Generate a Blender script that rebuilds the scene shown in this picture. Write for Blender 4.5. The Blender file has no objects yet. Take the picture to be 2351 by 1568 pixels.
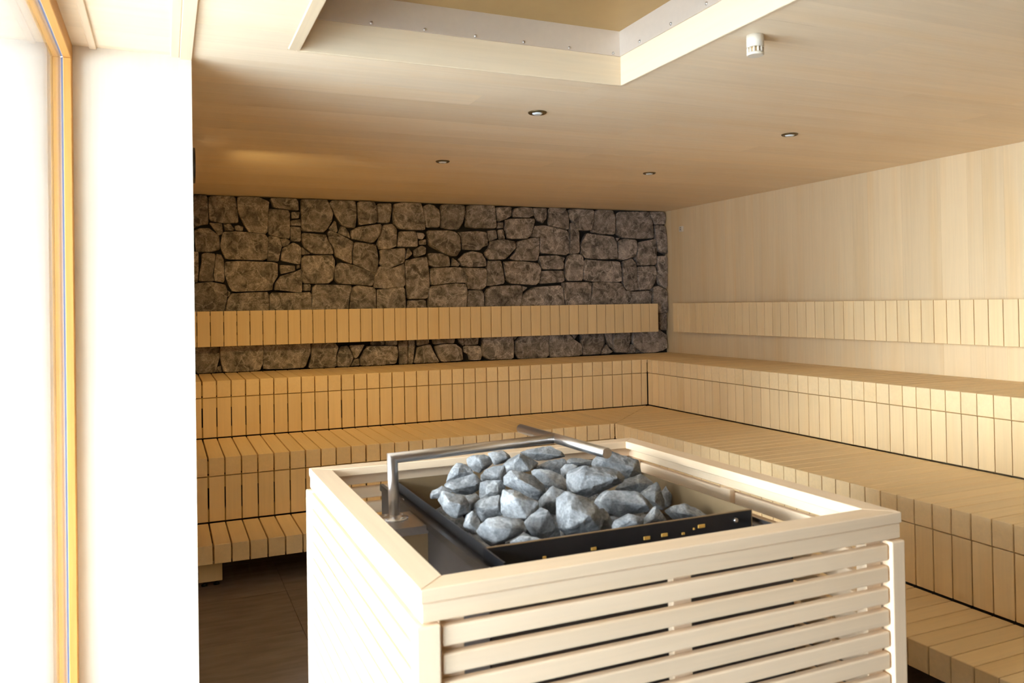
import bpy, bmesh, math, random
from mathutils import Vector, Matrix, noise

SC = bpy.context.scene
COL = SC.collection

# ------------------------------------------------------------------ camera
F_PX, CX, CY = 1840.41, 1175.5, 679.32
YAW, PITCH, ROLL, EYE = 0.4086, 0.010, -0.0165, 1.57
fw = Vector((math.sin(YAW) * math.cos(PITCH), math.cos(YAW) * math.cos(PITCH), math.sin(PITCH)))
rt = Vector((math.cos(YAW), -math.sin(YAW), 0.0))
up = rt.cross(fw)
r2 = rt * math.cos(ROLL) + up * math.sin(ROLL)
u2 = up * math.cos(ROLL) - rt * math.sin(ROLL)
cd = bpy.data.cameras.new('camera')
cam = bpy.data.objects.new('camera', cd)
COL.objects.link(cam)
cam.matrix_world = Matrix(((r2.x, u2.x, -fw.x, 0), (r2.y, u2.y, -fw.y, 0), (r2.z, u2.z, -fw.z, EYE), (0, 0, 0, 1)))
cd.sensor_fit = 'HORIZONTAL'
cd.sensor_width = 36.0
cd.lens = F_PX / 2351 * 36
cd.shift_y = -(784 - CY) / 2351
cd.clip_start = 0.01
cd.dof.use_dof = True
cd.dof.focus_distance = 5.6
cd.dof.aperture_fstop = 5.0
SC.camera = cam

# ------------------------------------------------------------------ light
w = bpy.data.worlds.new('overcast_sky')
SC.world = w
w.use_nodes = True
bg = w.node_tree.nodes['Background']
bg.inputs['Color'].default_value = (0.82, 0.93, 1.14, 1)
bg.inputs['Strength'].default_value = 16.5
XG = -0.31                                   # plane of the inner glass wall
XO = -3.1                                    # plane of the outer windows
pd = bpy.data.lights.new('daylight_portal', 'AREA')
pd.shape = 'RECTANGLE'
pd.size = 2.36
pd.size_y = 5.3
pd.cycles.is_portal = True
po = bpy.data.objects.new('daylight_portal', pd)
COL.objects.link(po)
po.location = (-3.12, 0.30, 1.24)
po.rotation_euler = (0, -math.pi / 2, 0)     # looks along +X into the room
sd = bpy.data.lights.new('low_hazy_sun', 'SUN')
sd.energy = 7.5
sd.angle = math.radians(30)
sd.color = (0.97, 0.98, 1.04)
so = bpy.data.objects.new('low_hazy_sun', sd)
COL.objects.link(so)
so.rotation_euler = Vector((0.965, 0.20, -0.20)).to_track_quat('-Z', 'Y').to_euler()  # low, through both glass walls
SC.view_settings.view_transform = 'Standard'
SC.view_settings.look = 'None'
SC.view_settings.gamma = 1.0
SC.view_settings.use_curve_mapping = False
SC.view_settings.exposure = 0.15
SC.cycles.max_bounces = 10
SC.cycles.diffuse_bounces = 5
SC.cycles.use_adaptive_sampling = True
SC.cycles.adaptive_threshold = 0.25
SC.cycles.use_light_tree = False
SC.cycles.glossy_bounces = 5
SC.cycles.transparent_max_bounces = 12
SC.cycles.sample_clamp_indirect = 20.0

random.seed(11)
PI = math.pi
STONES = [
[(0.21,2.209),(0.273,2.235),(0.322,2.242),(0.316,2.47),(0.213,2.469)],
[(0.328,2.27),(0.452,2.251),(0.547,2.26),(0.545,2.332),(0.526,2.47),(0.356,2.47),(0.322,2.455)],
[(0.545,2.344),(0.6,2.227),(0.629,2.184),(0.768,2.174),(0.779,2.358),(0.786,2.434),(0.699,2.469),(0.573,2.47),(0.54,2.457)],
[(0.353,2.215),(0.393,2.154),(0.431,2.167),(0.426,2.254),(0.328,2.254)],
[(0.446,2.189),(0.51,2.194),(0.517,2.213),(0.488,2.252),(0.435,2.248)],
[(0.522,2.194),(0.581,2.192),(0.588,2.227),(0.546,2.241),(0.52,2.231)],
[(0.819,2.388),(1.021,2.368),(1.018,2.442),(1.006,2.466),(0.882,2.469),(0.796,2.463)],
[(0.779,2.351),(0.775,2.237),(0.78,2.168),(0.865,2.144),(0.951,2.139),(0.949,2.369),(0.825,2.375),(0.789,2.377)],
[(0.967,2.303),(1.023,2.307),(1.03,2.359),(0.964,2.357)],
[(0.956,2.248),(1.044,2.244),(1.035,2.301),(0.957,2.286)],
[(0.958,2.117),(1.042,2.115),(1.041,2.234),(0.953,2.238)],
[(0.223,2.102),(0.23,2.022),(0.333,2.021),(0.406,2.043),(0.404,2.148),(0.37,2.178),(0.327,2.211),(0.255,2.207),(0.218,2.187)],
[(0.422,2.142),(0.409,2.068),(0.426,2.012),(0.449,1.966),(0.765,1.956),(0.776,2.136),(0.749,2.17),(0.629,2.181),(0.522,2.188),(0.434,2.18)],
[(0.776,2.073),(0.768,1.952),(0.857,1.95),(0.87,2.017),(0.886,2.074),(0.877,2.112),(0.859,2.15),(0.78,2.155)],
[(0.877,2.112),(0.889,2.068),(0.932,2.081),(0.955,2.114),(0.921,2.139),(0.865,2.134)],
[(0.882,2.017),(0.875,1.956),(1.03,1.925),(1.04,1.98),(1.043,2.063),(1.02,2.089),(0.976,2.107),(0.895,2.062)],
[(0.205,1.781),(0.239,1.784),(0.247,2.017),(0.208,2.022)],
[(0.269,1.943),(0.251,1.857),(0.245,1.79),(0.36,1.79),(0.349,1.845),(0.364,1.925),(0.371,2.005),(0.299,2.014),(0.267,1.998)],
[(0.354,1.833),(0.365,1.79),(0.429,1.78),(0.438,1.802),(0.434,1.957),(0.414,2),(0.377,2.006)],
[(0.208,1.54),(0.432,1.536),(0.457,1.659),(0.455,1.727),(0.441,1.761),(0.331,1.784),(0.21,1.772)],
[(0.442,1.845),(0.464,1.764),(0.498,1.705),(0.804,1.712),(0.811,1.769),(0.849,1.832),(0.847,1.94),(0.555,1.951),(0.443,1.941)],
[(0.865,1.883),(0.874,1.842),(0.989,1.87),(0.986,1.915),(0.868,1.921)],
[(1.002,1.887),(1.03,1.893),(1.027,1.922),(1.002,1.919)],
[(0.83,1.775),(0.82,1.715),(0.89,1.711),(0.983,1.698),(1.038,1.697),(1.039,1.887),(0.986,1.864),(0.873,1.832)],
[(0.46,1.662),(0.475,1.671),(0.481,1.702),(0.458,1.715)],
[(0.463,1.647),(0.438,1.529),(0.774,1.523),(0.774,1.699),(0.635,1.698),(0.487,1.69)],
[(0.781,1.522),(1.119,1.516),(1.115,1.696),(0.965,1.691),(0.786,1.693)],
[(1.049,1.707),(1.112,1.706),(1.113,1.761),(1.05,1.761)],
[(1.043,2.334),(1.044,2.202),(1.222,2.196),(1.255,2.226),(1.294,2.295),(1.305,2.354),(1.283,2.413),(1.258,2.467),(1.136,2.469),(1.041,2.462)],
[(1.302,2.394),(1.327,2.335),(1.372,2.264),(1.418,2.243),(1.49,2.238),(1.501,2.294),(1.506,2.393),(1.494,2.466),(1.303,2.466),(1.277,2.438)],
[(1.268,2.226),(1.332,2.191),(1.345,2.211),(1.333,2.286),(1.317,2.296)],
[(1.348,2.189),(1.42,2.16),(1.449,2.148),(1.44,2.194),(1.405,2.246),(1.372,2.251)],
[(1.512,2.347),(1.524,2.262),(1.679,2.285),(1.671,2.419),(1.654,2.465),(1.514,2.463)],
[(1.676,2.352),(1.689,2.289),(1.795,2.288),(1.817,2.403),(1.811,2.46),(1.695,2.453),(1.674,2.422)],
[(1.827,2.37),(1.829,2.282),(1.874,2.24),(1.996,2.232),(2.105,2.234),(2.103,2.296),(2.09,2.419),(2.07,2.466),(1.908,2.467),(1.832,2.451)],
[(1.049,2.109),(1.067,2.064),(1.13,2.013),(1.3,2.011),(1.291,2.067),(1.253,2.131),(1.238,2.173),(1.164,2.178),(1.047,2.186)],
[(1.044,2.002),(1.117,2.013),(1.067,2.051),(1.045,2.07)],
[(1.041,1.768),(1.255,1.767),(1.294,1.793),(1.312,1.904),(1.312,1.962),(1.29,2.005),(1.044,1.996)],
[(1.269,2.119),(1.298,2.08),(1.316,1.995),(1.374,1.963),(1.456,1.93),(1.454,2.023),(1.472,2.115),(1.423,2.147),(1.351,2.182),(1.274,2.21),(1.261,2.197)],
[(1.45,2.167),(1.462,2.141),(1.642,2.111),(1.697,2.172),(1.719,2.26),(1.706,2.276),(1.51,2.245),(1.457,2.214)],
[(1.697,2.159),(1.676,2.098),(1.696,2.058),(1.785,2.063),(1.843,2.087),(1.849,2.236),(1.809,2.278),(1.733,2.267)],
[(1.861,2.128),(1.854,2.081),(2.043,2.086),(2.044,2.158),(2.024,2.222),(1.873,2.216)],
[(1.461,2.016),(1.466,1.93),(1.612,1.868),(1.662,1.855),(1.676,1.885),(1.687,1.951),(1.679,2.045),(1.662,2.098),(1.479,2.119)],
[(1.708,1.985),(1.694,1.938),(1.727,1.901),(1.803,1.905),(1.918,1.946),(1.926,2.048),(1.916,2.071),(1.703,2.055)],
[(2.047,2.158),(2.086,2.152),(2.115,2.187),(2.094,2.207),(2.034,2.212)],
[(2.057,2.104),(2.117,2.105),(2.115,2.152),(2.058,2.138)],
[(1.922,1.973),(1.943,1.98),(1.992,2.021),(1.958,2.072),(1.937,2.041)],
[(2.006,2.008),(2.027,1.991),(2.113,2.022),(2.117,2.077),(2.078,2.097),(2.007,2.055)],
[(1.926,1.784),(1.937,1.628),(2.117,1.629),(2.137,1.742),(2.132,1.886),(2.119,1.995),(2.027,1.984),(1.921,1.96)],
[(1.311,1.884),(1.31,1.799),(1.345,1.763),(1.49,1.756),(1.623,1.742),(1.651,1.785),(1.659,1.851),(1.612,1.865),(1.466,1.924),(1.348,1.943)],
[(1.651,1.818),(1.643,1.731),(1.738,1.721),(1.786,1.727),(1.918,1.736),(1.914,1.939),(1.816,1.898),(1.694,1.911),(1.673,1.878)],
[(1.123,1.516),(1.42,1.51),(1.436,1.674),(1.453,1.713),(1.45,1.752),(1.13,1.758)],
[(1.442,1.66),(1.43,1.509),(1.657,1.511),(1.657,1.728),(1.503,1.749),(1.463,1.733)],
[(1.667,1.511),(1.925,1.506),(1.914,1.733),(1.786,1.724),(1.745,1.717),(1.67,1.711)],
[(1.939,1.513),(2.115,1.509),(2.106,1.619),(1.937,1.614)],
[(2.094,2.33),(2.118,2.259),(2.24,2.258),(2.252,2.348),(2.239,2.417),(2.193,2.453),(2.142,2.462),(2.092,2.439)],
[(2.255,2.327),(2.254,2.262),(2.327,2.243),(2.422,2.245),(2.46,2.305),(2.484,2.389),(2.481,2.459),(2.374,2.47),(2.261,2.459)],
[(2.495,2.39),(2.489,2.271),(2.594,2.259),(2.783,2.263),(2.774,2.384),(2.764,2.469),(2.507,2.464)],
[(2.789,2.335),(2.815,2.325),(2.893,2.355),(2.94,2.382),(2.942,2.464),(2.783,2.455)],
[(2.964,2.371),(3.113,2.368),(3.17,2.395),(3.155,2.46),(3.068,2.468),(2.973,2.451),(2.949,2.41)],
[(3.205,2.345),(3.269,2.324),(3.309,2.377),(3.311,2.466),(3.157,2.461)],
[(2.799,2.264),(2.857,2.269),(2.862,2.322),(2.796,2.317)],
[(2.876,2.258),(2.898,2.169),(3.086,2.173),(3.126,2.206),(3.169,2.337),(3.161,2.362),(2.889,2.351)],
[(2.144,2.098),(2.251,2.041),(2.323,2.007),(2.396,2.004),(2.434,2.067),(2.428,2.179),(2.385,2.22),(2.312,2.232),(2.124,2.228)],
[(2.443,2.179),(2.456,2.064),(2.62,2.062),(2.651,2.091),(2.701,2.106),(2.691,2.226),(2.593,2.234),(2.407,2.22)],
[(2.705,2.155),(2.72,2.141),(2.801,2.171),(2.791,2.249),(2.703,2.24)],
[(2.82,2.164),(2.87,2.165),(2.853,2.254),(2.81,2.25)],
[(3.167,2.292),(3.125,2.193),(3.225,2.188),(3.215,2.042),(3.527,2.027),(3.531,2.253),(3.28,2.301)],
[(2.712,2.085),(2.673,2.042),(2.68,2.007),(2.717,1.975),(2.863,1.98),(2.918,2.03),(2.974,2.088),(2.967,2.145),(2.836,2.165),(2.72,2.141)],
[(2.973,2.045),(2.91,1.987),(2.996,1.97),(3.194,1.967),(3.211,2.047),(3.214,2.186),(3.158,2.185),(2.995,2.146)],
[(2.137,1.927),(2.191,1.906),(2.332,1.914),(2.323,1.997),(2.258,2.027),(2.132,2.029)],
[(2.343,1.917),(2.417,1.914),(2.432,1.935),(2.395,1.969),(2.363,1.99)],
[(2.446,1.921),(2.513,1.907),(2.678,1.915),(2.672,1.971),(2.635,2.034),(2.545,2.051),(2.478,2.033),(2.418,1.977)],
[(2.143,1.817),(2.152,1.745),(2.377,1.768),(2.481,1.767),(2.496,1.795),(2.482,1.872),(2.424,1.907),(2.155,1.899)],
[(2.504,1.816),(2.488,1.76),(2.502,1.711),(2.629,1.703),(2.671,1.738),(2.681,1.872),(2.663,1.897),(2.438,1.9)],
[(2.683,1.742),(2.728,1.738),(2.859,1.759),(2.839,1.901),(2.824,1.965),(2.687,1.964)],
[(2.872,1.801),(2.921,1.758),(3.166,1.743),(3.206,1.771),(3.229,1.895),(3.193,1.946),(3.003,1.966),(2.851,1.958)],
[(2.127,1.509),(2.476,1.506),(2.494,1.691),(2.477,1.754),(2.377,1.761),(2.134,1.735)],
[(2.487,1.509),(2.664,1.506),(2.659,1.668),(2.637,1.7),(2.502,1.698)],
[(2.671,1.509),(3.003,1.503),(3.034,1.679),(3.015,1.743),(2.736,1.734),(2.675,1.703)],
[(3.045,1.679),(3.102,1.721),(3.039,1.736)],
[(3.464,1.505),(3.443,1.738),(3.156,1.722),(3.04,1.652),(3.007,1.507)],
[(3.325,2.305),(3.381,2.291),(3.533,2.265),(3.539,2.362),(3.524,2.428),(3.5,2.47),(3.332,2.47)],
[(3.54,2.384),(3.581,2.34),(3.629,2.267),(3.714,2.262),(3.769,2.267),(3.792,2.353),(3.803,2.459),(3.65,2.465),(3.537,2.458)],
[(3.792,2.338),(3.781,2.248),(3.893,2.232),(4.04,2.231),(4.048,2.406),(4.019,2.465),(3.854,2.468),(3.811,2.436)],
[(4.058,2.239),(4.119,2.202),(4.297,2.193),(4.483,2.2),(4.472,2.355),(4.429,2.467),(4.062,2.452)],
[(4.5,2.341),(4.62,2.344),(4.632,2.414),(4.613,2.47),(4.438,2.463)],
[(4.506,2.201),(4.522,2.084),(4.632,2.039),(4.632,2.227),(4.61,2.328),(4.495,2.333)],
[(3.544,2.184),(3.533,2.036),(3.633,2.044),(3.634,2.26),(3.589,2.318),(3.547,2.332)],
[(3.66,2.127),(3.659,2.052),(3.708,1.997),(3.931,1.987),(4.057,1.996),(4.047,2.147),(4.014,2.207),(3.849,2.223),(3.722,2.236)],
[(4.064,2.102),(4.066,1.996),(4.123,1.981),(4.257,2.02),(4.281,2.105),(4.27,2.181),(4.136,2.191),(4.074,2.163)],
[(4.065,2.163),(4.11,2.202),(4.048,2.2)],
[(4.285,2.074),(4.261,1.989),(4.291,1.928),(4.5,1.937),(4.509,2.123),(4.496,2.193),(4.296,2.159)],
[(4.51,1.968),(4.527,1.89),(4.507,1.828),(4.542,1.742),(4.629,1.695),(4.631,2.031),(4.52,2.022)],
[(3.224,1.943),(3.241,1.89),(3.458,1.89),(3.472,1.944),(3.415,2.02),(3.206,2.012)],
[(3.465,1.954),(3.491,1.999),(3.421,2.017)],
[(3.49,1.94),(3.483,1.814),(3.52,1.781),(3.675,1.784),(3.687,1.985),(3.671,2.03),(3.575,2.036),(3.524,2.014)],
[(3.687,1.777),(4.101,1.764),(4.103,1.889),(4.083,1.965),(3.896,1.972),(3.691,1.985)],
[(4.111,1.821),(4.126,1.722),(4.179,1.679),(4.295,1.69),(4.28,1.851),(4.265,1.951),(4.212,2.001),(4.123,1.966)],
[(4.289,1.813),(4.304,1.686),(4.431,1.689),(4.487,1.758),(4.512,1.851),(4.491,1.925),(4.282,1.917)],
[(3.22,1.752),(3.476,1.77),(3.471,1.879),(3.223,1.874)],
[(3.456,1.704),(3.477,1.513),(3.733,1.508),(3.757,1.664),(3.763,1.765),(3.462,1.767)],
[(3.77,1.679),(3.745,1.508),(4.157,1.501),(4.16,1.622),(4.13,1.691),(4.092,1.756),(3.789,1.769)],
[(4.166,1.508),(4.422,1.504),(4.448,1.658),(4.43,1.681),(4.241,1.671),(4.143,1.68)],
[(4.454,1.503),(4.522,1.455),(4.623,1.453),(4.624,1.68),(4.514,1.727),(4.449,1.704)],
[(0.212,1.062),(0.364,1.064),(0.375,1.116),(0.393,1.184),(0.389,1.311),(0.215,1.312)],
[(0.367,1.065),(0.411,1.064),(0.402,1.115),(0.375,1.106)],
[(0.398,1.184),(0.407,1.131),(0.421,1.064),(0.696,1.067),(0.717,1.122),(0.723,1.187),(0.72,1.311),(0.397,1.311)],
[(0.725,1.133),(0.727,1.073),(0.895,1.068),(1.055,1.071),(1.105,1.199),(1.102,1.309),(0.733,1.31)],
[(1.11,1.154),(1.087,1.064),(1.315,1.067),(1.311,1.168),(1.332,1.229),(1.277,1.304),(1.112,1.309)],
[(1.316,1.124),(1.324,1.065),(1.43,1.063),(1.463,1.134),(1.416,1.24),(1.354,1.234),(1.32,1.157)],
[(1.449,1.186),(1.471,1.128),(1.494,1.133),(1.54,1.205),(1.558,1.244),(1.427,1.243)],
[(1.436,1.065),(1.513,1.067),(1.505,1.127),(1.471,1.12)],
[(1.516,1.115),(1.521,1.067),(1.682,1.065),(1.823,1.073),(1.845,1.159),(1.831,1.223),(1.587,1.231),(1.563,1.204)],
[(1.613,1.233),(1.732,1.232),(1.732,1.289),(1.613,1.287)],
[(1.737,1.229),(1.843,1.225),(1.844,1.291),(1.738,1.289)],
[(1.85,1.063),(1.933,1.062),(1.934,1.3),(1.853,1.303)],
[(1.936,1.062),(1.975,1.063),(1.998,1.211),(2,1.298),(1.943,1.3)],
[(2.009,1.14),(1.984,1.066),(2.222,1.064),(2.174,1.146),(2.138,1.229),(2.022,1.204)],
[(2.023,1.216),(2.132,1.232),(2.127,1.297),(2.012,1.298)],
[(2.204,1.133),(2.24,1.066),(2.441,1.072),(2.43,1.177),(2.374,1.221),(2.262,1.225),(2.181,1.21)],
[(2.175,1.222),(2.262,1.231),(2.362,1.227),(2.375,1.295),(2.158,1.296)],
[(2.412,1.231),(2.453,1.2),(2.451,1.293),(2.391,1.295)],
[(2.455,1.146),(2.499,1.121),(2.511,1.069),(2.614,1.065),(2.634,1.115),(2.616,1.194),(2.462,1.2)],
[(2.462,1.206),(2.59,1.207),(2.605,1.291),(2.461,1.289)],
[(2.627,1.11),(2.691,1.068),(2.929,1.064),(2.938,1.201),(2.92,1.294),(2.637,1.284)],
[(2.955,1.118),(2.991,1.062),(3.298,1.064),(3.303,1.292),(3.035,1.29),(2.953,1.216)],
[(2.947,1.229),(3.015,1.297),(2.941,1.296),(2.928,1.284)],
[(3.303,1.142),(3.312,1.063),(3.638,1.069),(3.636,1.174),(3.562,1.221),(3.499,1.28),(3.309,1.279)],
[(3.576,1.217),(3.635,1.295),(3.521,1.295)],
[(3.643,1.129),(3.652,1.068),(3.849,1.07),(3.865,1.121),(3.91,1.183),(3.883,1.291),(3.65,1.294)],
[(3.926,1.196),(3.954,1.143),(3.998,1.116),(3.992,1.161),(3.987,1.288),(3.905,1.287)],
[(3.998,1.116),(4.028,1.079),(4.148,1.074),(4.184,1.174),(4.187,1.292),(3.998,1.291)],
[(3.867,1.069),(3.945,1.069),(3.998,1.09),(3.961,1.117),(3.925,1.164),(3.872,1.107)],
[(4.156,1.067),(4.247,1.067),(4.264,1.119),(4.203,1.157),(4.164,1.116)],
[(4.255,1.065),(4.309,1.065),(4.263,1.106)],
[(4.218,1.16),(4.316,1.064),(4.472,1.065),(4.567,1.081),(4.619,1.106),(4.61,1.233),(4.555,1.268),(4.524,1.289),(4.221,1.287)],
[(4.54,1.288),(4.619,1.28),(4.619,1.453),(4.531,1.455)]]
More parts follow.
